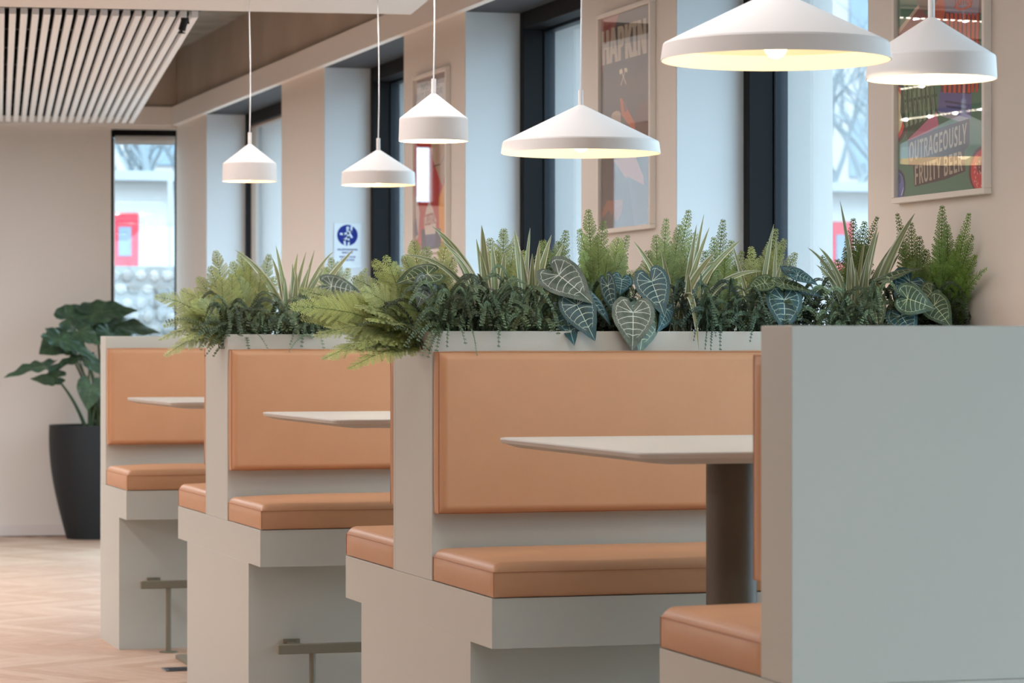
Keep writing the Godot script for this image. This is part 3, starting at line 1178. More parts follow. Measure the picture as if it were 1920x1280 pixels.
func table(label: String, d: float) -> void:
	var x0 := 1.735
	var x1 := WALL_X - 0.01
	var o := thing("booth_table", P(2.08, 0, d), label, "table", "pale booth tables")
	var mb := MB.new()
	# top: rounded corners, underside chamfered to a thin edge
	var hw := 0.465
	var out := func(inset: float, y: float, r: float) -> Array:
		var pts := []
		for q in [[x1 - inset - r, hw - inset - r, 0], [x0 + inset + r, hw - inset - r, 1], [x0 + inset + r, -hw + inset + r, 2], [x1 - inset - r, -hw + inset + r, 3]]:
			for k in 6:
				var w: float = PI / 2 * (q[2] + k / 5.0)
				pts.append(P(q[0] + cos(w) * r, y, d + q[1] + sin(w) * r))
		return pts
	var ringset := [out.call(0.004, 0.9370, 0.03), out.call(0.001, 0.9362, 0.03), out.call(0.0, 0.9335, 0.03), out.call(0.003, 0.9260, 0.03), out.call(0.03, 0.9170, 0.02), out.call(0.07, 0.9130, 0.01)]
	var mid := P((x0 + x1) / 2, 0.93, d)
	mb.face(ringset[0], mid)
	for k in ringset.size() - 1:
		for i in ringset[k].size():
			var j: int = (i + 1) % ringset[k].size()
			mb.face([ringset[k][i], ringset[k][j], ringset[k + 1][j], ringset[k + 1][i]], mid)
	mb.face(ringset[-1], mid)
	part("table_top", mb, M.table, o)
	mb = MB.new()
	mb.lathe(P(2.08, 0, d), [Vector2(0.05, 0.012), Vector2(0.05, 0.905)], 40)
	part("column", mb, M.column, o)
	mb = MB.new()
	mb.lathe(P(2.08, 0.905, d), [Vector2(0.0, 0.0), Vector2(0.09, 0.0), Vector2(0.09, 0.008), Vector2(0.0, 0.008)], 32)
	part("mounting_plate", mb, M.column, o)
	mb = MB.new()
	var pl := []
	for q in [[0.15, 0.32, 0], [-0.15, 0.32, 1], [-0.15, -0.32, 2], [0.15, -0.32, 3]]:
		for k in 6:
			var w: float = PI / 2 * (q[2] + k / 5.0)
			pl.append(Vector3(2.08 + q[0] + cos(w) * 0.04, 0.0, -(d + q[1] + sin(w) * 0.04)))
	var hi := []
	for p in pl:
		hi.append(p + Vector3(0, 0.012, 0))
	mb.face(hi, P(2.08, 0, d))
	for i in pl.size():
		var j := (i + 1) % pl.size()
		mb.face([pl[i], pl[j], hi[j], hi[i]], P(2.08, 0.006, d))
	part("base_plate", mb, M.rail, o)

# ------------------------------------------------------------------ pendants
func pendant(label: String, p: Vector3, size: int, top: float, energy: float) -> void:
	var r: float = [0.0965, 0.131, 0.222][size]
	var cone: float = [0.071, 0.081, 0.105][size]
	var band: float = [0.060, 0.043, 0.030][size]
	var o := thing("pendant_lamp", p, label, "lamp", "white pendant lamps over the booth tables")
	var stem_r := 0.0068
	var rt := r * 0.982
	var mb := MB.new()
	mb.lathe(p, [Vector2(r, 0), Vector2(rt, band), Vector2(rt * 0.988, band + 0.004), Vector2(stem_r + 0.001, band + cone)], 96)
	mb.lathe(p, [Vector2(r - 0.0025, 0), Vector2(r, 0)], 96, false, true)
	part("shade", mb, M.shade_out, o)
	mb = MB.new()
	mb.lathe(p, [Vector2(r - 0.0025, 0), Vector2(rt - 0.003, band), Vector2(0.02, band + cone - 0.012), Vector2(0.0, band + cone - 0.012)], 96, false, true)
	part("shade_lining", mb, M.shade_in, o)
	mb = MB.new()
	mb.lathe(p, [Vector2(stem_r, band + cone - 0.002), Vector2(stem_r, band + cone + 0.042), Vector2(0.0022, band + cone + 0.0425)], 24)
	part("stem", mb, M.shade_out, o)
	var cord := []
	for k in 9:
		var h := k / 8.0
		var y := lerpf(band + cone + 0.04, top - p.y - 0.02, h)
		cord.append(p + Vector3(0.0025 * sin(h * PI * 1.3), y, 0.0) * Vector3(1, 1, 1))
	cord[8].x = p.x
	mb = MB.new()
	mb.tube(cord, 0.0022, 10)
	part("cord", mb, M.cord, o)
	mb = MB.new()
	mb.lathe(Vector3(p.x, top - 0.025, p.z), [Vector2(0.0, 0.0), Vector2(0.035, 0.0), Vector2(0.04, 0.004), Vector2(0.04, 0.025)], 32)
	part("ceiling_rose", mb, M.shade_out, o)
	var br := 0.0225
	mb = MB.new()
	var prof := []
	for k in 11:
		var w := -PI / 2 + PI * 0.72 * k / 10.0
		prof.append(Vector2(cos(w) * br, br + sin(w) * br + 0.004))
	prof.append(Vector2(0.013, br * 2.1 + 0.006))
	mb.lathe(p, prof, 32, true)
	part("bulb", mb, M.bulb, o)
	mb = MB.new()
	mb.lathe(p, [Vector2(0.014, br * 2.1 + 0.004), Vector2(0.014, band + cone - 0.012)], 20)
	part("lamp_holder", mb, M.socket, o)
	var l := OmniLight3D.new()
	l.name = "bulb_glow"
	l.position = Vector3(0, br + 0.004, 0)
	l.light_energy = energy * G.bulb
	l.light_color = Color(1.0, 0.91, 0.78)
	l.light_size = br * 0.8
	l.omni_range = 20.0
	l.omni_attenuation = 2.0
	l.shadow_enabled = true
	o.add_child(l)

# ------------------------------------------------------------------ framed posters
# local x runs along the wall towards the camera, local z out of the wall
func on_poster(u: float, w: float, c: Vector3) -> Vector2:
	var p := at_x(u, w, WALL_X - 0.008)
	return Vector2(p.z - c.z, p.y - c.y)

func poster(label: String, d0: float, d1: float, y0: float, y1: float, print_: ImageTexture) -> Node3D:
	var c := P(WALL_X, (y0 + y1) / 2, (d0 + d1) / 2)
	var w := d1 - d0
	var h := y1 - y0
	var o := thing("framed_poster", c, label, "poster", "framed posters on the window piers", -90)
	var b := 0.015
	for q in [[0, h / 2 - b / 2, w, b], [0, -h / 2 + b / 2, w, b], [w / 2 - b / 2, 0, b, h - 2 * b], [-w / 2 + b / 2, 0, b, h - 2 * b]]:
		var mb := MB.new()
		mb.box(Vector3(q[0], q[1], 0.0105), Vector3(q[2], q[3], 0.021), 0.0015)
		put("frame_rail", mb.mesh(), M.picture_frame, o)
	var iw := w - 2 * b
	var ih := h - 2 * b
	var mb := MB.new()
	mb.face([Vector3(-iw / 2, ih / 2, 0.008), Vector3(iw / 2, ih / 2, 0.008), Vector3(iw / 2, -ih / 2, 0.008), Vector3(-iw / 2, -ih / 2, 0.008)], Vector3(0, 0, -1), [Vector2(0, 0), Vector2(1, 0), Vector2(1, 1), Vector2(0, 1)])
	var m := mat(255, 255, 255, 0.75, 0.2)
	m.albedo_texture = print_
	m.texture_repeat = false
	put("print", mb.mesh(), m, o)
	mb = MB.new()
	mb.box(Vector3(0, 0, 0.0112), Vector3(iw, ih, 0.002))
	put("glass", mb.mesh(), M.poster_glass, o)
	return o

# a word fitted to a slanted quadrilateral on a poster: bottom left, bottom right, top left (measured points)
func word(o: Node3D, text: String, bl: Vector2, br: Vector2, tl: Vector2, col: StandardMaterial3D, z := 0.0088) -> void:
	var t := TextMesh.new()
	var f := SystemFont.new()
	f.font_names = PackedStringArray(["Droid Sans"])
	f.font_weight = 700
	t.font = f
	t.font_size = 64
	t.pixel_size = 0.01
	t.depth = 0.0
	t.text = text
	var box := t.get_aabb()
	var a := on_poster(bl.x, bl.y, o.position)
	var b := on_poster(br.x, br.y, o.position)
	var c := on_poster(tl.x, tl.y, o.position)
	var ex := Vector3(b.x - a.x, b.y - a.y, 0) / box.size.x
	var ey := Vector3(c.x - a.x, c.y - a.y, 0) / box.size.y
	var ez := Vector3(0, 0, 0.01)
	var q := put("lettering", t, col, o)
	q.transform = Transform3D(Basis(ex, ey, ez), Vector3(a.x, a.y, z) - ex * box.position.x - ey * box.position.y)

class Pen:
	var im: Image
	var host: Node3D
	var c: Vector3
	var w: float
	var h: float
	func px(u: float, y: float) -> Vector2:
		var p: Vector2 = host.on_poster(u, y, c)
		return Vector2((p.x / w + 0.5) * im.get_width(), (0.5 - p.y / h) * im.get_height())
	func poly(pts: Array, col: Color) -> void:
		var q := []
		for p in pts:
			q.append(px(p[0], p[1]))
		host.fill_poly(im, q, col)
	func line(pts: Array, w0: float, w1: float, col: Color) -> void:
		var q := []
		for p in pts:
			q.append(px(p[0], p[1]))
		host.stroke(im, q, w0, w1, col)
	func blob(u: float, y: float, ru: float, ry: float, col: Color, turn := 0.0) -> void:
		var a := px(u, y)
		var b := px(u + ru, y)
		var d := px(u, y + ry)
		host.fill_poly(im, host.ring(a, Vector2(absf(b.x - a.x), absf(d.y - a.y)), 40, turn), col)

func pen(d0: float, d1: float, y0: float, y1: float, ground: Color) -> Pen:
	var k := Pen.new()
	k.host = self
	k.w = d1 - d0 - 0.03
	k.h = y1 - y0 - 0.03
	k.c = P(WALL_X, (y0 + y1) / 2, (d0 + d1) / 2)
	k.im = Image.create(520, 668, false, Image.FORMAT_RGB8)
	k.im.fill(ground)
	return k

func finished(im: Image) -> ImageTexture:
	im.adjust_bcs(1.22, 1.0, 1.05)
	return ImageTexture.create_from_image(im)

func posters() -> void:
	var glass := StandardMaterial3D.new()
	glass.albedo_color = Color(1, 1, 1, 0.03)
	glass.transparency = BaseMaterial3D.TRANSPARENCY_ALPHA
	glass.roughness = 0.0
	M.poster_glass = glass
	var cream := mat(206, 192, 172, 0.8, 0.2)
	# --- fruit beer poster
	var k := pen(6.531, 7.077, 1.49, 2.23, Color8(84, 118, 100))
	k.poly([[1684, -120], [1850, -150], [1850, 30], [1760, 10], [1700, 40], [1684, 60]], Color8(106, 96, 84))
	k.poly([[1684, -60], [1700, -40], [1735, 40], [1684, 70]], Color8(80, 112, 94))
	# pink carton upper left
	k.poly([[1682, 60], [1722, 10], [1748, 40], [1752, 130], [1684, 150]], Color8(132, 88, 84))
	k.poly([[1682, 58], [1722, 8], [1724, 14], [1684, 66]], Color8(176, 156, 138))
	# red lettered can behind the lamp
	k.poly([[1752, -20], [1838, -30], [1836, 165], [1764, 170], [1752, 60]], Color8(92, 62, 66))
	k.poly([[1768, -20], [1838, -30], [1834, 30], [1770, 22]], Color8(120, 112, 132))
	for q in 8:
		var u := 1774.0 + q * 8.0
		k.poly([[u, 24], [u + 5, 26], [u + 4, 172], [u - 1, 174]], Color8(176, 78, 56))
	k.blob(1806, 8, 15, 11, Color8(176, 78, 56))
	k.blob(1806, 8, 10, 7, Color8(120, 112, 132))
	k.blob(1762, 20, 10, 24, Color8(170, 84, 62))
	# passion fruit at the left edge
	k.blob(1680, 212, 24, 58, Color8(86, 52, 64))
	k.blob(1677, 212, 22, 52, Color8(196, 86, 72))
	k.blob(1675, 212, 19, 46, Color8(206, 196, 160))
	for q in 14:
		k.blob(1676 + 7 * sin(q * 2.1), 180 + q * 5.2, 2.4, 3.4, Color8(150, 118, 46))
	# green lettered can
	k.poly([[1690, 158], [1750, 148], [1760, 232], [1702, 262], [1688, 210]], Color8(70, 84, 72))
	k.poly([[1702, 262], [1756, 208], [1760, 236], [1706, 270]], Color8(176, 112, 132))
	for q in 7:
		var u := 1694.0 + q * 8.4
		k.poly([[u, 156 - q], [u + 4.6, 155 - q], [u + 9, 236 - q * 3.2], [u + 4.4, 240 - q * 3.2]], Color8(126, 146, 118))
	k.line([[1692, 190], [1756, 178]], 7, 7, Color8(70, 84, 72))
	# violet can
	k.poly([[1762, 168], [1822, 172], [1820, 224], [1758, 210]], Color8(98, 98, 142))
	k.poly([[1758, 208], [1820, 222], [1812, 232], [1766, 218]], Color8(150, 150, 158))
	k.poly([[1764, 150], [1822, 152], [1820, 176], [1764, 172]], Color8(92, 62, 66))
	for q in 6:
		k.poly([[1770 + q * 9, 150], [1774 + q * 9, 150], [1774 + q * 9, 174], [1769 + q * 9, 174]], Color8(188, 82, 60))
	k.line([[1772, 190], [1812, 196]], 5, 5, Color8(70, 70, 100))
	k.line([[1774, 199], [1812, 205]], 5, 5, Color8(70, 70, 100))
	# banner
	k.poly([[1702, 264], [1757, 241], [1818, 222], [1818, 270], [1808, 283], [1810, 321], [1773, 336], [1715, 350], [1712, 310], [1703, 311]], Color8(74, 64, 66))
	# blueberry and raspberry
	k.blob(1684, 348, 13.5, 30, Color8(52, 52, 74))
	k.blob(1683, 350, 12, 27, Color8(96, 108, 158))
	k.blob(1684, 336, 6, 9, Color8(72, 80, 122))
	k.line([[1690, 366], [1694, 352]], 5, 2, Color8(196, 200, 214))
	k.blob(1842, 318, 26, 44, Color8(96, 48, 50))
	k.blob(1843, 320, 23, 40, Color8(188, 62, 66))
	k.blob(1838, 310, 7, 16, Color8(112, 52, 48))
	for q in 26:
		k.blob(1826 + 16 * rng.randf(), 290 + 62 * rng.randf(), 0.9, 2.2, Color8(226, 150, 146))
	var o := poster("framed fruit beer poster with teal ground and lettered dark banner", 6.531, 7.077, 1.49, 2.23, finished(k.im))
	word(o, "OUTRAGEOUSLY", Vector2(1705, 304.5), Vector2(1813, 268.3), Vector2(1705.4, 267.5), cream)
	word(o, "FRUITY BEER", Vector2(1716.4, 347), Vector2(1805.6, 319.7), Vector2(1715.8, 310), cream)
	word(o, "PASSION", Vector2(1698, 232), Vector2(1752, 206), Vector2(1693, 170), mat(120, 140, 112, 0.8, 0.2), 0.0084)
	word(o, "Juicy", Vector2(1788, 16), Vector2(1826, 14), Vector2(1788, -8), mat(176, 78, 56, 0.8, 0.2), 0.0084)
	# --- axe poster
	k = pen(8.966, 9.51, 1.497, 2.23, Color8(88, 82, 82))
	k.poly([[1112, -30], [1164, 14], [1140, 92], [1122, 170], [1112, 200]], Color8(146, 92, 84))
	k.poly([[1112, 60], [1146, 44], [1128, 140], [1112, 190]], Color8(134, 74, 70))
	for q in 22:
		var y := 62.0 + q * 3.4
		k.line([[1118, y + 24], [1222, y]], 2.0, 2.0, Color8(72, 68, 70))
	# crossed axes
	k.line([[1164, 160], [1173, 130]], 4.5, 4.5, Color8(198, 186, 166))
	k.line([[1174, 158], [1164, 131]], 4.5, 4.5, Color8(198, 186, 166))
	k.poly([[1162, 140], [1161, 132], [1166, 128], [1168, 136]], Color8(198, 186, 166))
	k.poly([[1176, 136], [1176, 128], [1171, 127], [1170, 133]], Color8(198, 186, 166))
	# raised arm, mug and embers
	k.poly([[1162, 186], [1165, 183], [1170, 192], [1188, 226], [1206, 240], [1212, 262], [1200, 262], [1180, 236], [1166, 216]], Color8(172, 96, 62))
	k.poly([[1168, 194], [1173, 191], [1176, 206], [1171, 212]], Color8(112, 88, 84))
	k.blob(1155, 217, 9, 9, Color8(170, 152, 136))
	k.poly([[1146, 217], [1164, 217], [1163, 250], [1148, 252]], Color8(160, 142, 128))
	k.blob(1206, 232, 16, 40, Color8(104, 78, 72))
	k.poly([[1112, 300], [1222, 280], [1222, 440], [1112, 450]], Color8(66, 52, 52))
	k.poly([[1138, 376], [1168, 374], [1166, 396], [1158, 414], [1152, 412], [1150, 392], [1146, 406], [1142, 394], [1130, 408], [1126, 404]], Color8(128, 74, 50))
	k.poly([[1150, 300], [1190, 290], [1206, 330], [1212, 386], [1206, 390], [1196, 350], [1170, 330]], Color8(150, 96, 74))
	k.poly([[1176, 330], [1214, 350], [1216, 420], [1190, 424]], Color8(80, 66, 66))
	o = poster("framed dark poster with crossed axes and tall cream lettering", 8.966, 9.51, 1.497, 2.23, finished(k.im))
	word(o, "HAPKIN", Vector2(1130, 123), Vector2(1211.7, 99.7), Vector2(1129, 58.5), cream)
	word(o, "HAPKIN", Vector2(1131, 122.6), Vector2(1212.8, 99.4), Vector2(1130, 58.2), cream, 0.0086)
	word(o, "HAPKIN", Vector2(1129, 123.4), Vector2(1210.6, 100), Vector2(1128, 58.8), cream, 0.0087)
	# --- red label poster
	k = pen(11.432, 11.968, 1.498, 2.233, Color8(176, 166, 162))
	k.poly([[766, 262], [850, 250], [850, 480], [766, 480]], Color8(168, 52, 46))
	k.poly([[806, 256], [836, 252], [838, 300], [830, 350], [822, 330], [812, 300]], Color8(176, 150, 128))
	k.poly([[822, 372], [838, 330], [838, 460], [824, 450]], Color8(206, 146, 62))
	k.poly([[790, 430], [826, 428], [828, 480], [790, 480]], Color8(44, 46, 76))
	k.poly([[805, 376], [812, 392], [818, 412], [817, 428], [814, 462], [800, 462], [796, 428], [795, 412], [799, 392]], Color8(196, 182, 172))
	k.poly([[772, 372], [782, 368], [787, 400], [784, 446], [776, 452], [772, 430]], Color8(186, 168, 162))
	k.poly([[772, 412], [780, 410], [784, 440], [774, 446]], Color8(70, 78, 118))
	k.poly([[797, 440], [816, 438], [814, 462], [800, 462]], Color8(70, 78, 122))
	k.line([[812, 312], [826, 308], [834, 290]], 5, 3, Color8(86, 62, 54))
	o = poster("framed red and cream bottle label poster between the far windows", 11.432, 11.968, 1.498, 2.233, finished(k.im))
	word(o, "CRISTAL", Vector2(797, 424), Vector2(817, 419), Vector2(797, 402), mat(186, 60, 54, 0.8, 0.2))
	word(o, "NO ALC", Vector2(790, 171), Vector2(824, 160), Vector2(790, 158), mat(136, 128, 124, 0.8, 0.2))
	word(o, "BUT FLAVOR", Vector2(780, 190), Vector2(830, 174), Vector2(780, 178), mat(142, 134, 130, 0.8, 0.2))

func sign_() -> void:
	# paper on the window jamb, facing the camera
	var c := P(3.245, 1.60, 13.667)
	var o := thing("safety_sign", c, "white sticker with a blue round climbing pictogram on a window jamb", "sign")
	var mb := MB.new()
	mb.box(c + Vector3(0, -0.01, 0.001), Vector3(0.13, 0.21, 0.0012))
	part("paper", mb, mat(214, 222, 228, 0.7, 0.2), o)
	var blue := mat(40, 52, 128, 0.6, 0.2)
	mb = MB.new()
	var pts := []
	for q in ring(Vector2(0, 0.04), Vector2(0.0495, 0.0495), 48):
		pts.append(c + Vector3(q.x, q.y, 0.0022))
	mb.face(pts, c - Vector3(0, 0, 1))
	part("disc", mb, blue, o)
	var white := mat(208, 218, 232, 0.7, 0.2)
	mb = MB.new()
	var lines := [[Vector2(0.0, 0.066), Vector2(0.003, 0.048), Vector2(0.002, 0.028)], [Vector2(0.003, 0.052), Vector2(0.018, 0.058), Vector2(0.020, 0.080)], [Vector2(0.0, 0.052), Vector2(-0.018, 0.044), Vector2(-0.032, 0.046)], [Vector2(0.002, 0.030), Vector2(-0.016, 0.018), Vector2(-0.012, -0.002)], [Vector2(0.003, 0.030), Vector2(0.006, 0.012), Vector2(0.005, -0.005)], [Vector2(0.012, 0.044), Vector2(0.020, 0.032)]]
	for l in lines:
		for i in l.size() - 1:
			var a: Vector2 = l[i]
			var b: Vector2 = l[i + 1]
			var s := (b - a).normalized() * 0.0045
			var n := Vector2(-s.y, s.x)
			mb.face([c + Vector3(a.x + n.x - s.x, a.y + n.y - s.y, 0.0030), c + Vector3(b.x + n.x + s.x, b.y + n.y + s.y, 0.0030), c + Vector3(b.x - n.x + s.x, b.y - n.y + s.y, 0.0030), c + Vector3(a.x - n.x - s.x, a.y - n.y - s.y, 0.0030)], c - Vector3(0, 0, 1))
	var hd := []
	for q in ring(Vector2(0.001, 0.074), Vector2(0.0072, 0.0072), 16):
		hd.append(c + Vector3(q.x, q.y, 0.0030))
	mb.face(hd, c - Vector3(0, 0, 1))
	part("pictogram", mb, white, o)
	for q in [["VEILIGHEIDSHARNAS", 0.0135, 0.098], ["VERPLICHT", 0.028, 0.055], ["PROTECTION", 0.048, 0.075], ["OBLIGATOIRE", 0.062, 0.066]]:
		var t := TextMesh.new()
		var f := SystemFont.new()
		f.font_names = PackedStringArray(["Droid Sans"])
		f.font_weight = 700
		t.font = f
		t.font_size = 32
		t.pixel_size = 0.01
		t.depth = 0.0
		t.text = q[0]
		var bx := t.get_aabb()
		var e := put("lettering", t, blue, o)
		var sc: float = q[2] / bx.size.x
		e.transform = Transform3D(Basis(Vector3(sc, 0, 0), Vector3(0, 0.0085 / bx.size.y, 0), Vector3(0, 0, 0.01)), Vector3(-q[2] / 2 - bx.position.x * sc, -0.03 - q[1] + 0.012 - bx.position.y * 0.0085 / bx.size.y, 0.0024))

# ------------------------------------------------------------------ planter plants
# fronds: [tip u, tip v, tip depth offset, lift of the bend (m), half width (m)]; base: [u, depth]
func fern(label: String, base: Array, list: Array, tone: Color, group: String) -> void:
	var a0 := at_d(base[0], 640, base[1])
	a0.y = 1.115
	var o := thing("fern", a0, label, "fern", group)
	var all := list.duplicate()
	for q in list:      # a shorter companion beside each measured frond
		var f := rng.randf_range(0.45, 0.8)
		all.append([lerpf(base[0], q[0], f) + rng.randf_range(-26, 26), lerpf(590, q[1], f) + rng.randf_range(-14, 14), q[2] * f + rng.randf_range(-0.05, 0.04), q[3] * 0.8, q[4] * rng.randf_range(0.85, 1.1)])
	for q in all:
		var tip := at_d(q[0], q[1], base[1] + q[2])
		if tip.x > WALL_X - 0.03:      # leaves lean along the wall instead of into it
			tip = at_x(q[0], q[1], WALL_X - 0.03)
		var a := a0 + Vector3(rng.randf_range(-0.02, 0.02), 0, rng.randf_range(-0.02, 0.02))
		var ctl := (a + tip) / 2 + Vector3(0, q[3], 0) + (tip - a) * Vector3(-0.18, 0, -0.18)
		var g := rng.randf_range(0.82, 1.16)
		var col := Color(tone.r * g, tone.g * g, tone.b * g * rng.randf_range(0.8, 1.15))
		var toward := Vector3(-0.25 + rng.randf_range(-0.25, 0.25), 0.30 + rng.randf_range(-0.1, 0.3), 0.85)
		if q[2] < -0.05:
			toward = Vector3(-0.2, 0.85, 0.5)
		var mb := MB.new()
		frond(mb, a, ctl, tip, q[4] * 1.32, toward, col)
		part("frond", mb, M.frond, o, true)

func spider(label: String, base: Array, list: Array, group: String, pale := 1.0) -> void:
	var a0 := at_d(base[0], 640, base[1])
	a0.y = 1.115
	var o := thing("spider_plant", a0, label, "plant", group)
	for q in list:
		var tip := at_d(q[0], q[1], base[1] + q[2])
		if tip.x > WALL_X - 0.03:      # leaves lean along the wall instead of into it
			tip = at_x(q[0], q[1], WALL_X - 0.03)
		var a := a0 + Vector3(rng.randf_range(-0.02, 0.02), 0, rng.randf_range(-0.02, 0.02))
		var ctl := a.lerp(tip, 0.55) + Vector3((a.x - tip.x) * 0.22, q[3], 0)
		var mb := MB.new()
		strap(mb, a, ctl, tip, q[4], Vector3(-0.25 + rng.randf_range(-0.5, 0.5), 0.25, 0.85), pale)
		part("blade", mb, M.blade, o, true)

# stems: dark arching sprays with round leaflets; own = extra stems given by their tips
func trailing(label: String, u: float, d: float, count: int, reach: float, own: Array, tone: Color, group: String, bead := 0.0072) -> void:
	var a0 := at_d(u, 640, d)
	a0.y = 1.115
	var o := thing("button_fern", a0, label, "plant", group)
	for k in count:
		var w := rng.randf_range(0, TAU)
		var out := Vector3(cos(w) * 0.95, 0, absf(sin(w)) * 0.85 - 0.18) * reach * rng.randf_range(0.45, 1.15)
		var a := a0 + Vector3(rng.randf_range(-0.045, 0.045), 0, rng.randf_range(-0.03, 0.05))
		var high := rng.randf_range(0.05, 0.20) if k % 3 else rng.randf_range(0.01, 0.06)
		var tip := a + out + Vector3(0, high * rng.randf_range(0.2, 0.75) + rng.randf_range(-0.05, 0.05), 0)
		if -tip.z > d + 0.15:
			tip.z = -(d + 0.15)
		tip.x = minf(tip.x, WALL_X - 0.02)
		tip.y = maxf(tip.y, 1.17 if -tip.z > d - 0.13 and tip.x > BENCH_X - 0.01 else 1.09)
		var ctl := a + out * 0.45 + Vector3(0, high + 0.07, 0)
		var mb := MB.new()
		var g := rng.randf_range(0.35, 1.9)
		bead_stem(mb, a, ctl, tip, bead * rng.randf_range(0.7, 1.1), Color(tone.r * g, tone.g * g, tone.b * g))
		part("stem", mb, M.bead, o, true)
	for q in own:
		var tip := at_d(q[0], q[1], d + q[2])
		var a := a0 + Vector3(rng.randf_range(-0.02, 0.02), 0, 0.02)
		var ctl := a.lerp(tip, 0.5) + Vector3(0, q[3], 0.02)
		var mb := MB.new()
		var g := rng.randf_range(0.9, 1.5)
		bead_stem(mb, a, ctl, tip, bead * 1.05, Color(tone.r * g, tone.g * g, tone.b * g))
		part("stem", mb, M.bead, o, true)

# leaves: [join u, join v, tip u, tip v, depth of the join, depth of the tip, facing, print, broad]
func anthurium(label: String, base: Array, list: Array, group: String) -> void:
	var a0 := at_d(base[0], 640, base[1])
	a0.y = 1.115
	var o := thing("anthurium", a0, label, "plant", group)
	for q in list:
		var join := at_d(q[0], q[1], q[4])
		var tip := at_d(q[2], q[3], q[5])
		var mb := MB.new()
		heart(mb, join, tip, q[6], q[8] * 1.22, 0.16)
		var leaf := part("leaf", mb, M["heart%d" % q[7]], o)
		mb = MB.new()
		var path := []
		var mid := a0.lerp(join, 0.6) + Vector3(0, 0.02, -0.02)
		for k in 7:
			path.append(bez(a0, mid, join + q[6].normalized() * -0.002, k / 6.0))
		mb.tube(path, 0.0018, 6)
		put("stalk", mb.mesh(-o.position), M.stalk, leaf)

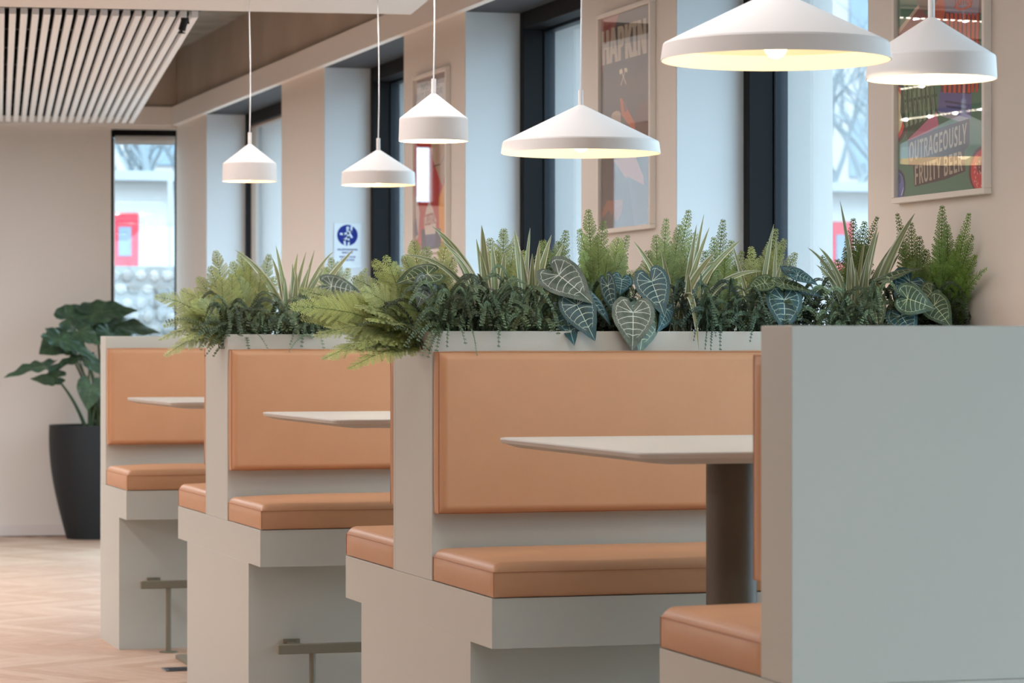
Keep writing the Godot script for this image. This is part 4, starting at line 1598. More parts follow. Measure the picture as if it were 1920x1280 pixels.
func plants() -> void:
	var lime := lin(184, 192, 130)
	var green := lin(158, 174, 114)
	var deep := lin(84, 98, 70)
	var g1 := "plants in the nearer planter"
	var g2 := "plants in the farther planter"
	# ---- nearer planter, from its free end to the wall
	fern("big lime fern spilling over the free end of the nearer planter", [785, 6.66], [
		[542, 574, -0.02, 0.05, 0.056], [604, 674, -0.10, 0.07, 0.058], [652, 692, -0.12, 0.05, 0.044], [562, 596, 0.02, 0.06, 0.052], [588, 632, -0.06, 0.08, 0.058], [640, 655, -0.08, 0.08, 0.048],
		[636, 556, 0.05, 0.06, 0.046], [558, 542, 0.05, 0.03, 0.042], [660, 520, 0.06, 0.04, 0.046], [700, 488, 0.06, 0.02, 0.040], [722, 480, 0.0, 0.01, 0.036], [742, 500, 0.0, 0.01, 0.040], [680, 545, -0.05, 0.05, 0.050], [690, 600, -0.10, 0.06, 0.048], [668, 575, -0.06, 0.06, 0.050], [705, 560, -0.02, 0.04, 0.046]], lime, g1)
	fern("feathery fern rising beside the red bottle poster", [812, 6.80], [
		[776, 452, 0.04, 0.02, 0.046], [800, 462, 0.02, 0.01, 0.042], [838, 448, 0.02, 0.01, 0.040], [758, 480, 0.0, 0.03, 0.040], [822, 490, -0.04, 0.01, 0.046], [850, 480, -0.02, 0.01, 0.046]], lime, g1)
	trailing("dark button fern draped over the nearer planter's end corner", 828, 6.60, 46, 0.15, [
		[758, 650, -0.12, 0.09], [790, 668, -0.13, 0.11], [802, 672, -0.13, 0.10], [783, 640, -0.12, 0.1], [838, 652, -0.13, 0.12], [873, 646, -0.13, 0.11], [818, 660, -0.12, 0.10]], deep, g1)
	trailing("dark button fern in front of the leftmost spider plant", 915, 6.60, 46, 0.14, [
		[935, 652, -0.10, 0.12], [905, 608, -0.12, 0.12], [948, 616, -0.11, 0.12], [975, 585, -0.10, 0.09]], deep, g1)
	spider("cream-edged spider plant arching towards the red bottle poster", [920, 6.72], [
		[810, 424, 0.0, 0.06, 0.014], [820, 436, -0.02, 0.05, 0.013], [758, 478, 0.0, 0.10, 0.010], [828, 452, -0.04, 0.05, 0.014], [903, 422, 0.0, 0.0, 0.021], [893, 448, 0.03, 0.0, 0.013], [922, 455, -0.03, 0.0, 0.018], [900, 470, -0.06, 0.01, 0.016], [845, 470, -0.06, 0.05, 0.015], [895, 512, -0.10, 0.05, 0.013], [946, 470, -0.05, 0.0, 0.015]], g1)
	fern("pale fern behind the spider plant left of the dark window frame", [950, 6.84], [
		[945, 428, 0.0, 0.0, 0.042], [968, 442, 0.0, 0.0, 0.036], [918, 446, 0.0, 0.0, 0.040], [985, 470, 0.0, 0.01, 0.040], [935, 470, -0.03, 0.0, 0.042]], lime, g1)
	spider("cream-edged spider plant in front of the dark window frame", [990, 6.72], [
		[964, 430, 0.0, 0.0, 0.019], [994, 427, 0.05, 0.0, 0.010], [1012, 450, 0.0, -0.01, 0.016], [1034, 440, 0.02, 0.0, 0.015], [1058, 455, 0.0, 0.0, 0.013], [1040, 480, -0.05, 0.0, 0.014], [998, 475, -0.06, 0.0, 0.017], [976, 468, -0.05, 0.0, 0.016], [1062, 492, -0.04, 0.02, 0.012]], g1)
	trailing("dark button fern below the dark window frame", 1000, 6.61, 42, 0.13, [
		[1012, 616, -0.10, 0.10], [1034, 622, -0.10, 0.10], [1047, 628, -0.11, 0.14], [985, 590, -0.10, 0.10]], deep, g1)
	fern("soft fern left of the axe poster", [1040, 6.82], [
		[1018, 450, 0.02, 0.0, 0.042], [1062, 430, 0.0, 0.0, 0.034], [1048, 452, 0.0, 0.0, 0.042], [1008, 478, -0.02, 0.0, 0.040]], green, g1)
	fern("tall light fern standing before the foot of the axe poster", [1120, 6.78], [
		[1103, 392, 0.02, 0.0, 0.040], [1086, 428, 0.0, 0.0, 0.038], [1132, 412, 0.04, 0.0, 0.036], [1160, 446, 0.0, 0.02, 0.050], [1120, 450, -0.04, 0.0, 0.052], [1092, 470, -0.06, 0.01, 0.046], [1178, 440, 0.04, 0.01, 0.030], [1142, 470, -0.08, 0.02, 0.052], [1202, 500, -0.08, 0.04, 0.050], [1170, 478, -0.04, 0.02, 0.050], [1110, 486, -0.09, 0.02, 0.050]], green, g1)
	anthurium("anthurium with white-veined leaves left of the planter's middle", [1080, 6.66], [
		[1048, 516, 1112, 562, 6.56, 6.50, Vector3(-0.15, 0.45, 0.85), 2, 0.82], [1082, 572, 1116, 636, 6.53, 6.49, Vector3(-0.3, 0.25, 0.9), 0, 0.74], [1108, 560, 1150, 604, 6.58, 6.54, Vector3(0.5, 0.3, 0.7), 0, 0.55], [1030, 520, 1058, 566, 6.62, 6.60, Vector3(-0.6, 0.3, 0.7), 1, 0.66], [1058, 585, 1076, 634, 6.60, 6.49, Vector3(-0.2, 0.2, 0.9), 0, 0.5]], g1)
	anthurium("anthurium with the large heart leaves hanging over the planter's front", [1190, 6.66], [
		[1187, 586, 1188, 654, 6.51, 6.485, Vector3(-0.1, 0.22, 0.95), 2, 0.98], [1206, 596, 1206, 658, 6.535, 6.49, Vector3(0.25, 0.15, 0.9), 1, 0.86], [1222, 528, 1246, 588, 6.54, 6.50, Vector3(-0.25, 0.3, 0.9), 0, 0.80], [1140, 536, 1152, 592, 6.56, 6.52, Vector3(-0.75, 0.3, 0.5), 0, 0.45], [1166, 524, 1164, 550, 6.62, 6.60, Vector3(0.1, 0.6, 0.7), 0, 1.2], [1250, 580, 1240, 620, 6.57, 6.52, Vector3(0.5, 0.1, 0.8), 0, 0.6]], g1)
	fern("light fern right of the axe poster", [1245, 6.80], [
		[1250, 408, 0.02, 0.0, 0.034], [1230, 440, 0.0, 0.0, 0.040], [1292, 392, 0.04, 0.0, 0.036], [1275, 420, 0.02, 0.0, 0.040], [1305, 436, 0.0, 0.0, 0.038], [1215, 470, -0.04, 0.0, 0.046], [1255, 470, -0.05, 0.0, 0.050], [1285, 486, -0.04, 0.01, 0.048], [1242, 543, -0.16, 0.02, 0.022]], green, g1)
	spider("cream-edged spider plant with a leaf bent over the planter's front", [1268, 6.68], [
		[1320, 402, 0.03, 0.0, 0.009], [1188, 452, 0.0, 0.02, 0.013], [1306, 422, 0.0, 0.0, 0.012], [1330, 426, 0.0, 0.0, 0.012], [1346, 492, -0.03, 0.10, 0.013], [1392, 448, 0.0, 0.03, 0.015], [1342, 472, -0.05, 0.04, 0.016], [1340, 500, -0.06, 0.03, 0.017], [1310, 656, -0.17, 0.26, 0.013], [1240, 470, -0.04, 0.0, 0.012], [1290, 512, -0.10, 0.02, 0.016], [1430, 508, -0.04, 0.09, 0.012]], g1, 0.95)
	fern("slender dark-ribbed fern against the pale window jamb", [1345, 6.82], [
		[1356, 410, 0.02, 0.0, 0.032], [1338, 444, 0.0, 0.0, 0.036], [1372, 450, 0.0, 0.0, 0.036], [1322, 470, -0.03, 0.0, 0.040], [1360, 470, -0.04, 0.0, 0.042], [1392, 470, 0.0, 0.0, 0.034]], green, g1)
	trailing("dense dark button fern right of the large heart leaves", 1325, 6.61, 46, 0.14, [
		[1300, 640, -0.11, 0.14], [1322, 656, -0.11, 0.14], [1350, 658, -0.11, 0.14], [1345, 610, -0.10, 0.1]], lin(66, 84, 62), g1, 0.0062)
	trailing("dense dark button fern beside the nearest bench panel", 1405, 6.61, 46, 0.14, [
		[1406, 642, -0.10, 0.14], [1372, 604, -0.10, 0.10], [1418, 600, -0.1, 0.1]], lin(66, 82, 60), g1, 0.0062)
	fern("yellow-green fern in front of the dark frame above the nearest panel", [1425, 6.80], [
		[1456, 428, 0.02, 0.01, 0.032], [1472, 448, 0.0, 0.02, 0.034], [1408, 462, 0.0, 0.0, 0.036], [1440, 462, -0.03, 0.01, 0.040], [1492, 474, 0.0, 0.03, 0.034], [1400, 486, -0.02, 0.0, 0.038], [1428, 490, -0.06, 0.0, 0.046]], lime, g1)
	spider("pale spider plant among the yellow-green fern", [1430, 6.74], [
		[1451, 420, 0.0, 0.0, 0.013], [1456, 446, 0.0, 0.0, 0.009], [1372, 456, 0.02, 0.0, 0.009], [1420, 500, -0.06, 0.02, 0.011], [1470, 478, -0.03, 0.02, 0.009]], g1)
	anthurium("anthurium with one big leaf rising above the nearest panel's corner", [1480, 6.68], [
		[1470, 562, 1474, 622, 6.55, 6.52, Vector3(-0.1, 0.25, 0.95), 0, 0.92], [1434, 530, 1396, 542, 6.56, 6.56, Vector3(0.0, 0.75, 0.6), 1, 0.9], [1496, 516, 1536, 530, 6.55, 6.53, Vector3(-0.1, 0.75, 0.6), 0, 0.72], [1490, 512, 1462, 492, 6.57, 6.62, Vector3(-0.1, 0.8, 0.55), 0, 0.7], [1470, 532, 1528, 542, 6.56, 6.54, Vector3(-0.1, 0.85, 0.5), 1, 0.6], [1446, 560, 1432, 600, 6.64, 6.6, Vector3(-0.5, 0.2, 0.8), 1, 0.7], [1500, 545, 1546, 552, 6.58, 6.55, Vector3(0.2, 0.7, 0.6), 0, 0.5]], g1)
	spider("tall grey-green spider plant in front of the window nearest the poster", [1602, 6.72], [
		[1575, 376, 0.0, 0.0, 0.011], [1514, 464, 0.0, 0.06, 0.010], [1536, 464, -0.03, 0.05, 0.012], [1646, 424, 0.0, 0.0, 0.017], [1593, 445, 0.0, 0.0, 0.013], [1622, 446, 0.03, 0.0, 0.009], [1648, 434, 0.05, 0.0, 0.013], [1715, 400, 0.0, 0.01, 0.020], [1530, 496, -0.06, 0.05, 0.012], [1560, 500, -0.05, 0.03, 0.013], [1680, 452, 0.03, 0.01, 0.012], [1628, 480, -0.05, 0.0, 0.014], [1604, 500, -0.08, 0.0, 0.013], [1660, 480, -0.03, 0.0, 0.013], [1690, 470, 0.02, 0.0, 0.012], [1552, 575, -0.12, 0.08, 0.011]], g1, 0.85)
	fern("open fern reaching in front of the window nearest the fruit beer poster", [1606, 6.80], [
		[1646, 405, 0.0, 0.04, 0.020], [1600, 408, 0.02, 0.0, 0.034], [1622, 414, 0.0, 0.0, 0.038], [1588, 445, 0.0, 0.0, 0.034], [1540, 480, 0.0, 0.02, 0.034], [1628, 460, -0.03, 0.0, 0.040]], lin(126, 144, 84), g1)
	trailing("dark button fern behind the nearest panel left of the veined leaves", 1560, 6.62, 40, 0.13, [
		[1556, 606, -0.09, 0.1], [1530, 600, -0.09, 0.1]], deep, g1)
	trailing("dark button fern right of the tall spider plant", 1640, 6.62, 40, 0.13, [
		[1672, 528, -0.05, 0.02], [1660, 515, -0.05, 0.02]], deep, g1)
	fern("lacy fern just left of the fruit beer poster's lower edge", [1715, 6.78], [
		[1682, 398, 0.02, 0.0, 0.026], [1708, 416, 0.0, 0.0, 0.034], [1724, 442, 0.0, 0.0, 0.036], [1690, 450, -0.02, 0.0, 0.036], [1738, 468, 0.0, 0.01, 0.040], [1750, 490, -0.04, 0.01, 0.042], [1720, 480, -0.05, 0.0, 0.042]], lin(128, 148, 86), g1)
	anthurium("anthurium with dark veined leaves nearest the window wall", [1700, 6.68], [
		[1702, 560, 1756, 576, 6.54, 6.52, Vector3(-0.15, 0.4, 0.9), 1, 1.0], [1752, 572, 1786, 612, 6.56, 6.53, Vector3(-0.2, 0.3, 0.9), 1, 0.92], [1640, 574, 1648, 622, 6.58, 6.56, Vector3(-0.4, 0.25, 0.85), 1, 0.72], [1706, 528, 1682, 560, 6.62, 6.58, Vector3(0.0, 0.5, 0.8), 0, 1.0], [1690, 592, 1716, 630, 6.56, 6.53, Vector3(-0.1, 0.3, 0.9), 0, 1.1], [1668, 520, 1734, 490, 6.60, 6.64, Vector3(-0.3, 0.9, 0.3), 1, 0.35], [1746, 548, 1724, 572, 6.60, 6.57, Vector3(0.2, 0.5, 0.8), 1, 0.8]], g1)
	fern("bright upright fern in the corner below the fruit beer poster", [1770, 6.74], [
		[1767, 384, 0.0, 0.0, 0.034], [1776, 420, -0.03, 0.0, 0.038], [1818, 398, 0.02, 0.02, 0.026], [1824, 440, 0.0, 0.03, 0.030], [1830, 478, 0.0, 0.04, 0.032], [1851, 502, -0.04, 0.05, 0.024], [1760, 450, -0.05, 0.0, 0.040], [1790, 470, -0.05, 0.01, 0.042], [1800, 510, -0.06, 0.02, 0.042], [1742, 500, -0.06, 0.01, 0.040], [1772, 505, -0.08, 0.0, 0.044], [1812, 540, -0.06, 0.03, 0.036]], lin(130, 160, 82), g1)
	anthurium("anthurium with a deep green leaf by the spilling lime fern", [800, 6.70], [
		[802, 514, 742, 524, 6.62, 6.60, Vector3(0.0, 0.75, 0.55), 1, 0.8], [798, 534, 786, 572, 6.60, 6.57, Vector3(0.2, 0.3, 0.85), 2, 0.8], [795, 538, 758, 542, 6.6, 6.6, Vector3(0.0, 0.8, 0.5), 2, 0.5]], g1)
	# low dark sprigs that fill the gaps; nobody could count them
	var mb := MB.new()
	for u in [868, 1085, 1170, 1255, 1480, 1700, 1762]:
		var a0 := at_d(u, 640, 6.72)
		a0.y = 1.115
		for k in 52:
			var w := rng.randf_range(0, TAU)
			var out := Vector3(cos(w) * 0.95, 0, absf(sin(w)) * 0.85 - 0.18) * 0.13 * rng.randf_range(0.45, 1.15)
			var a := a0 + Vector3(rng.randf_range(-0.045, 0.045), 0, rng.randf_range(-0.03, 0.05))
			var high := rng.randf_range(0.03, 0.19)
			var tip := a + out + Vector3(0, high * rng.randf_range(0.2, 0.75), 0)
			tip.x = minf(tip.x, WALL_X - 0.02)
			tip.y = maxf(tip.y, 1.17)
			var g := rng.randf_range(0.45, 1.6)
			var col := lin(62, 76, 52)
			bead_stem(mb, a, a + out * 0.45 + Vector3(0, high + 0.07, 0), tip, 0.0068 * rng.randf_range(0.7, 1.1), Color(col.r * g, col.g * g, col.b * g))
	var low := MeshInstance3D.new()
	low.name = "undergrowth"
	low.mesh = mb.mesh(Vector3.ZERO, true)
	low.material_override = M.bead
	add_child(low)
	tag(low, "low dark green sprigs filling the nearer planter between the plants", "undergrowth", "", "stuff")
	# ---- farther planter
	fern("lime fern reaching out over the free end of the farther planter", [428, 9.06], [
		[290, 556, 0.0, 0.07, 0.046], [305, 612, -0.02, 0.09, 0.030], [297, 638, -0.06, 0.10, 0.044], [308, 668, -0.08, 0.09, 0.050], [404, 470, 0.0, 0.02, 0.048], [394, 500, -0.03, 0.01, 0.048], [340, 545, 0.02, 0.06, 0.050], [330, 600, -0.04, 0.09, 0.054], [352, 640, -0.08, 0.07, 0.05], [370, 520, 0.02, 0.03, 0.046], [360, 580, -0.06, 0.06, 0.054], [416, 520, -0.05, 0.0, 0.056], [380, 610, -0.10, 0.05, 0.05]], lime, g2)
	fern("upright light fern in the middle of the farther planter's left half", [470, 9.14], [
		[450, 472, 0.0, 0.0, 0.050], [436, 490, 0.0, 0.01, 0.050], [505, 476, 0.02, 0.0, 0.044], [470, 500, -0.04, 0.0, 0.056], [490, 510, -0.06, 0.0, 0.056], [448, 520, -0.08, 0.0, 0.060], [520, 520, -0.02, 0.0, 0.050]], lime, g2)
	trailing("dark button fern at the farther planter's free end", 440, 9.02, 40, 0.19, [
		[310, 604, -0.02, 0.08], [376, 658, -0.10, 0.12], [360, 640, -0.10, 0.1], [428, 632, -0.10, 0.12], [454, 632, -0.10, 0.12]], deep, g2, 0.0085)
	trailing("dark button fern along the farther planter's front", 500, 9.00, 42, 0.19, [
		[497, 628, -0.09, 0.12], [510, 626, -0.09, 0.12], [478, 620, -0.09, 0.10]], deep, g2, 0.0085)
	trailing("dark button fern where the lime fern covers the farther planter", 570, 9.00, 42, 0.19, [
		[565, 652, -0.10, 0.13], [586, 634, -0.09, 0.12], [620, 600, -0.09, 0.08]], deep, g2, 0.0085)
	spider("cream-edged spider plant in the farther planter", [545, 9.10], [
		[440, 468, 0.0, 0.06, 0.018], [517, 460, 0.0, 0.0, 0.018], [510, 482, 0.0, 0.01, 0.016], [558, 474, 0.0, 0.0, 0.020], [574, 472, 0.03, 0.0, 0.014], [590, 468, 0.03, 0.0, 0.012], [625, 472, 0.02, 0.07, 0.012], [664, 466, 0.0, 0.0, 0.020], [548, 494, -0.05, 0.0, 0.020], [556, 510, -0.06, 0.0, 0.018], [580, 500, -0.04, 0.0, 0.018], [500, 548, -0.08, 0.08, 0.014], [534, 520, -0.10, 0.02, 0.018], [610, 500, -0.02, 0.01, 0.016], [640, 508, 0.0, 0.02, 0.016]], g2)
	fern("small pale fern right of the farther spider plant", [625, 9.14], [
		[620, 482, 0.0, 0.0, 0.044], [636, 490, 0.0, 0.0, 0.044], [600, 496, 0.0, 0.0, 0.048], [654, 502, 0.0, 0.0, 0.040], [688, 502, 0.0, 0.01, 0.038], [610, 520, -0.06, 0.0, 0.056]], lime, g2)
	anthurium("anthurium with silvery leaves in the farther planter", [640, 9.10], [
		[622, 536, 682, 546, 9.00, 8.98, Vector3(-0.1, 0.7, 0.7), 2, 0.85], [640, 560, 620, 548, 9.0, 9.02, Vector3(0, 0.8, 0.5), 1, 0.8], [636, 600, 646, 640, 9.0, 8.96, Vector3(0, 0.3, 0.9), 0, 0.8], [664, 572, 690, 590, 9.02, 9.0, Vector3(0.1, 0.6, 0.7), 0, 0.9]], g2)
	fern("green fern in the farther planter hidden behind the nearer one", [760, 9.12], [
		[740, 490, 0.0, 0.0, 0.046], [770, 488, 0.0, 0.0, 0.046], [715, 510, 0.0, 0.01, 0.046], [790, 500, 0.0, 0.0, 0.046], [750, 520, -0.05, 0.0, 0.05]], green, g2)

	fern("green fern in the farther planter right of its middle", [880, 9.12], [
		[860, 520, 0.0, 0.0, 0.046], [900, 515, 0.0, 0.0, 0.046], [880, 530, -0.05, 0.0, 0.05], [840, 545, -0.04, 0.01, 0.046]], green, g2)
	trailing("dark button fern in the farther planter behind the nearer spider plants", 940, 9.06, 44, 0.17, [], deep, g2, 0.0085)
	fern("green fern at the wall end of the farther planter", [1030, 9.12], [
		[1010, 530, 0.0, 0.0, 0.046], [1040, 525, 0.0, 0.0, 0.046], [1030, 545, -0.05, 0.0, 0.05]], green, g2)

# ------------------------------------------------------------------ potted plant at the far wall
func potted() -> void:
	var c := P(2.615, 0, 17.36)
	var o := thing("potted_alocasia", c, "dark green big-leaved plant in a tall black pot by the far wall", "plant")
	var prof := []
	for k in 15:
		var h := k / 14.0
		prof.append(Vector2(0.165 + 0.10 * sin(h * PI * 0.56) + 0.002 * h, h * 0.66))
	var mb := MB.new()
	mb.lathe(c, [Vector2(0, 0.0), Vector2(0.165, 0.0)], 64, false, true)
	mb.lathe(c, prof, 64, true)
	mb.lathe(c, [prof[14], prof[14] + Vector2(-0.014, 0.0), Vector2(0.245, 0.60)], 64)
	part("pot", mb, M.pot, o)
	mb = MB.new()
	mb.lathe(c, [Vector2(0.0, 0.625), Vector2(0.246, 0.62)], 40, false, true)
	part("soil", mb, M.soil, o)
	var top := c + Vector3(0, 0.62, 0)
	# join u, v, tip u, v, join depth, tip depth, facing, broad
	for q in [[82, 686, 8, 694, 17.1, 17.0, Vector3(-0.3, 0.8, 0.5), 0.55], [104, 708, 60, 714, 17.2, 17.15, Vector3(0.1, -0.4, 0.7), 0.7], [118, 640, 76, 656, 17.2, 17.1, Vector3(-0.4, 0.3, 0.8), 1.3], [128, 596, 180, 576, 17.3, 17.3, Vector3(-0.1, 0.35, 0.85), 1.0], [178, 586, 258, 572, 17.25, 17.2, Vector3(-0.1, 0.6, 0.6), 0.8], [214, 612, 302, 612, 17.3, 17.25, Vector3(0.1, 0.7, 0.6), 0.75], [150, 622, 186, 640, 17.1, 17.0, Vector3(-0.3, 0.5, 0.7), 0.9], [112, 636, 190, 664, 17.05, 17.0, Vector3(0, 0.75, 0.6), 0.6], [148, 670, 86, 690, 17.15, 17.1, Vector3(-0.2, 0.8, 0.5), 0.45], [168, 676, 196, 700, 17.1, 17.1, Vector3(0.2, 0.5, 0.8), 1.0], [170, 724, 164, 768, 17.0, 16.98, Vector3(-0.1, 0.2, 1.0), 1.2], [196, 600, 172, 640, 17.3, 17.2, Vector3(0.2, 0.3, 0.9), 0.9], [205, 625, 180, 640, 17.2, 17.1, Vector3(0, 0.5, 0.8), 1.2], [240, 640, 290, 660, 17.3, 17.2, Vector3(0.1, 0.7, 0.6), 0.9]]:
		var join := at_d(q[0], q[1], q[4])
		var tip := at_d(q[2], q[3], q[5])
		mb = MB.new()
		heart(mb, join, tip, q[6], q[7], 0.22, 0.6)
		part("leaf", mb, M.alocasia, o)
		mb = MB.new()
		var a := top + Vector3(rng.randf_range(-0.06, 0.06), 0, rng.randf_range(-0.05, 0.05))
		var ctl := Vector3(lerpf(a.x, join.x, 0.3), lerpf(a.y, join.y, 0.65), a.z)
		var path := []
		for k in 10:
			path.append(bez(a, ctl, join, k / 9.0))
		mb.tube(path, [0.012, 0.011, 0.010, 0.009, 0.008, 0.007, 0.006, 0.005, 0.0045, 0.004], 8)
		part("stalk", mb, M.stalk, o)

# ------------------------------------------------------------------ outdoors
func outdoors() -> void:
	var mb := MB.new()
	mb.span(3.67, 90.0, -0.4, -0.1, -40.0, 120.0)
	mb.span(-60.0, 3.67, -0.4, -0.1, 19.6, 120.0)
	mb.span(-60.0, 3.67, -0.4, -0.1, -40.0, -3.3)
	structure("ground", mb, M.asphalt, "pale paved ground outside the windows", "ground")
	# rubble wall in front of the houses
	var o := thing("stone_wall", P(8.0, -0.1, 27.0), "grey rubble stone wall outside the far window", "wall")
	mb = MB.new()
	mb.span(2.0, 24.0, -0.1, 1.84, 27.1, 27.5)
	part("core", mb, M.mortar, o)
	var r2 := RandomNumberGenerator.new()
	r2.seed = 77
	var variants := []
	for k in 6:
		var s := MB.new()
		var pts := []
		for i in 7:
			var w := TAU * i / 7.0
			pts.append(Vector3(cos(w) * r2.randf_range(0.38, 0.5), sin(w) * r2.randf_range(0.36, 0.5), 0))
		var front := []
		var ctr := Vector3(r2.randf_range(-0.1, 0.1), r2.randf_range(-0.1, 0.1), 0.20)
		for p in pts:
			front.append(p * 0.78 + Vector3(0, 0, r2.randf_range(0.10, 0.17)))
		for i in 7:
			var j := (i + 1) % 7
			s.face([front[i], front[j], ctr], Vector3(0, 0, -1))
			s.face([pts[i], pts[j], front[j], front[i]], Vector3(0, 0, -0.2))
		variants.append(s.mesh())
	for row in 15:
		for k in 11:
			var p := P(4.0 + k * 0.125 + (0.06 if row % 2 else 0.0), 0.0 + row * 0.125, 27.1)
			var e := put("stone", variants[r2.randi_range(0, 5)], M["stone%d" % r2.randi_range(0, 2)], o)
			e.transform = Transform3D(Basis(Vector3(0, 0, 1), r2.randf_range(-0.4, 0.4)).scaled(Vector3(r2.randf_range(0.11, 0.16), r2.randf_range(0.10, 0.14), 0.16)), p - o.position)
	# white houses with red doors
	for q in [[P(6.0, 0, 38.0), "white house with a red door seen through the far corner window", at_d(238, 440, 37.9).x, 9.0, at_d(213, 500, 37.9).x], [P(16.5, 0, 38.0), "white house seen past the window jamb beside the fruit beer poster", at_d(1583, 410, 37.9).x, 11.0, at_d(1560, 500, 37.9).x]]:
		var h := thing("house", q[0], q[1], "house", "white houses across the street")
		mb = MB.new()
		var x0: float = q[2] - 4.0
		mb.span(x0, x0 + q[3], -0.1, 3.2, 38.0, 44.0)
		part("walls", mb, M.render_white, h)
		mb = MB.new()
		mb.span(x0 - 0.3, x0 + q[3] + 0.3, 3.2, 3.32, 37.6, 44.4)
		part("roof", mb, M.roof, h)
		mb = MB.new()
		mb.span(q[2] - 0.19, q[2] + 0.16, 1.0, 2.80, 37.95, 38.0, 0.01)
		mb.span(q[2] - 0.17, q[2] + 0.14, -0.1, 1.0, 37.95, 38.0, 0.01)
		var dr := part("door", mb, M.red_door, h)
		mb = MB.new()
		mb.span(q[2] - 0.10, q[2] + 0.06, 2.25, 2.62, 37.93, 37.95)
		put("door_pane", mb.mesh(-q[0]), M.pale_door, dr)
		mb = MB.new()
		mb.span(q[2] + 0.46, q[2] + 0.52, -0.1, 3.2, 37.5, 37.56, 0.005)
		part("downpipe", mb, M.roof, h)
	# added pale block far behind, covers the over-bright sky in the windows
	var ab := thing("added_block", P(20, -0.1, 62.0), "long pale block added to cover the bright sky behind the houses", "building")
	mb = MB.new()
	mb.span(0.0, 52.0, -0.1, 11.5, 62.0, 70.0)
	part("walls", mb, M.block, ab)
	var ab2 := thing("added_block", P(-36, -0.1, 62.0), "unseen pale block added to dim the reflection in the axe poster glass", "building")  # added out of view, hides bright sky that the poster glass would mirror
	mb = MB.new()
	mb.span(-60.0, -12.5, -0.1, 11.5, 62.0, 70.0)
	part("walls", mb, M.block, ab2)
	var wm := MB.new()
	wm.box(Vector3.ZERO, Vector3(1.1, 1.3, 0.06), 0.02)
	var wmesh := wm.mesh()
	for row in 3:
		for k in 18:
			put("window", wmesh, M.block_window, ab, P(2.5 + k * 2.7, 2.6 + row * 2.9, 61.98) - ab.position)
	# bare trees
	for q in [[at_d(278, 500, 46.0), 7.5, 5, "bare grey tree above the white house roof in the far window"], [at_d(240, 500, 50.0), 6.5, 8, "slim bare tree left of the other in the far window"], [at_d(1590, 300, 47.0), 8.5, 9, "bare tree behind the white house beside the fruit beer poster"], [at_d(1612, 300, 52.0), 9.0, 14, "second bare tree beside the fruit beer poster's window"], [P(14.0, 0, 30.0), 8.0, 21, "bare street tree outside the middle windows"]]:
		var t := thing("bare_tree", Vector3(q[0].x, -0.1, q[0].z), q[3], "tree", "bare trees outside")
		r2.seed = q[2]
		mb = MB.new()
		branch(mb, Vector3(q[0].x, -0.1, q[0].z), Vector3(0.03, 1, 0.02), q[1] * 0.42, 0.16, 4, r2)
		part("branches", mb, M.bark, t)

func branch(mb: MB, a: Vector3, dir: Vector3, length: float, r: float, depth: int, r2: RandomNumberGenerator) -> void:
	var path := []
	var rad := []
	var d := dir.normalized()
	var p := a
	for k in 5:
		path.append(p)
		rad.append(r * (1.0 - 0.1 * k))
		p += d * length / 4
		d = (d + Vector3(r2.randf_range(-0.16, 0.16), r2.randf_range(-0.05, 0.1), r2.randf_range(-0.16, 0.16))).normalized()
	mb.tube(path, rad, 6 if depth > 2 else 4, Color.WHITE, false)
	if depth == 0:
		return
	for k in (4 if depth > 2 else 3):
		var w := r2.randf_range(0, TAU)
		var nd := (d + Vector3(cos(w), r2.randf_range(0.0, 0.5), sin(w)) * r2.randf_range(0.5, 0.9)).normalized()
		branch(mb, path[4].lerp(path[2], r2.randf_range(0, 0.8)), nd, length * r2.randf_range(0.55, 0.75), r * 0.55, depth - 1, r2)

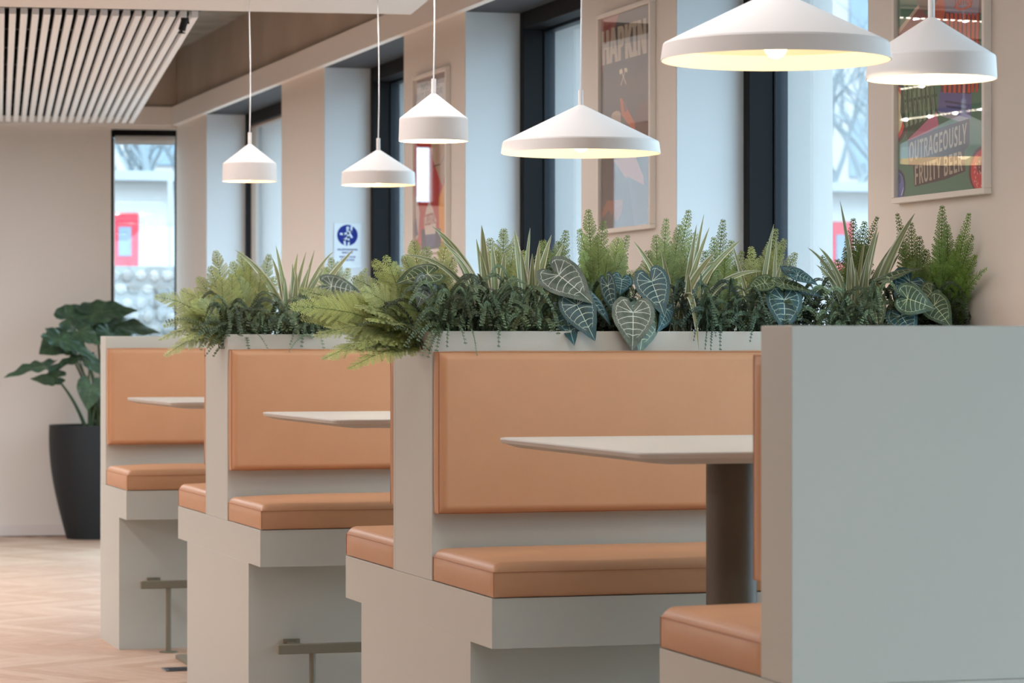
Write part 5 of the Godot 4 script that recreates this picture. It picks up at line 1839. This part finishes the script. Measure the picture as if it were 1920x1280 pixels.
func _ready() -> void:
	rng.seed = 20240611
	view_and_light()
	materials()
	room()
	overhead()
	led_bar(P(1.15, 2.352, 10.24), P(2.60, 2.352, 10.07), 46, 1.9 * G.booth, "black ceiling bar of bright dots over the farthest booth")
	led_bar(P(1.0, 2.352, 7.98), P(2.36, 2.352, 7.82), 40, 3.0 * G.booth, "black ceiling bar of bright dots over the middle booth")
	led_bar(P(0.75, 2.352, 5.58), P(2.08, 2.352, 5.42), 40, 3.0 * G.booth, "black ceiling bar of bright dots over the nearest booth")
	led_bar(P(0.5, 2.352, 2.75), P(1.7, 2.352, 2.61), 36, 3.6 * G.booth, "unseen black ceiling bar added to light the back panel of the nearest bench")  # added lamp out of view, brightens the nearest bench's back panel
	led_bar(P(-0.05, 2.352, 8.2), P(0.27, 2.352, 10.9), 72, 2.6 * G.mid, "long black ceiling bar of bright dots over the aisle")
	led_bar(P(-0.62, 2.352, 12.4), P(-0.32, 2.352, 14.9), 64, 3.0 * G.far, "long black ceiling bar of bright dots beside the slat ceiling")
	led_bar(P(0.35, 2.352, 12.0), P(0.75, 2.352, 15.6), 90, 6.0 * G.far, "black ceiling bar of bright dots left of the slat ceiling")
	led_bar(P(-2.2, 2.352, 11.0), P(-1.8, 2.352, 14.6), 90, 6.0 * G.far, "black ceiling bar of bright dots far across the room")
	led_bar(P(-3.2, 2.352, 6.0), P(-2.8, 2.352, 9.4), 72, 2.6 * G.room, "black ceiling bar of bright dots in the middle of the room")
	bench("nearest single-sided pale booth bench with a plain grey back panel", 4.355, 4.487, false, true, false)
	bench("double booth bench with the nearer plant-filled top, behind the nearest panel", 6.532, 6.886, true, true, true)
	bench("double booth bench with the farther plant-filled top", 8.931, 9.285, true, true, true)
	bench("farthest single-sided booth bench beside the potted plant", 11.33, 11.462, true, false, false)
	table("pale booth table nearest the camera, its dark column in view", 5.50)
	table("pale booth table between the two planter benches", 7.909)
	table("pale booth table in the farthest booth", 10.308)
	pendant("small white pendant lamp farthest left, over the farthest table", P(2.11, 1.704, 10.378), 0, 2.38, 0.10)
	pendant("medium white pendant lamp over the farthest table near the windows", P(2.543, 1.690, 10.239), 1, 2.38, 0.10)
	pendant("small white pendant lamp over the middle table", P(2.137, 1.690, 7.971), 0, 2.38, 0.10)
	pendant("wide flat white pendant lamp over the middle table", P(2.542, 1.659, 7.903), 2, 2.87, 0.12)
	pendant("largest-looking wide flat white pendant lamp over the nearest table", P(2.121, 1.676, 5.368), 2, 2.38, 0.12)
	pendant("medium white pendant lamp in front of the fruit beer poster", P(2.513, 1.662, 5.513), 1, 2.87, 0.10)
	posters()
	sign_()
	plants()
	potted()
	socket()
	outdoors()

func socket() -> void:
	var c := P(1.835, 0, 10.27)
	var o := thing("floor_socket", c, "square grey metal floor socket beside the farthest table", "socket")
	var mb := MB.new()
	mb.box(c + Vector3(0, 0.002, 0), Vector3(0.10, 0.004, 0.10), 0.001)
	part("plate", mb, M.plug, o)
	mb = MB.new()
	mb.box(c + Vector3(0, 0.0045, 0), Vector3(0.075, 0.002, 0.075), 0.0005)
	part("lid", mb, M.plug_dark, o)
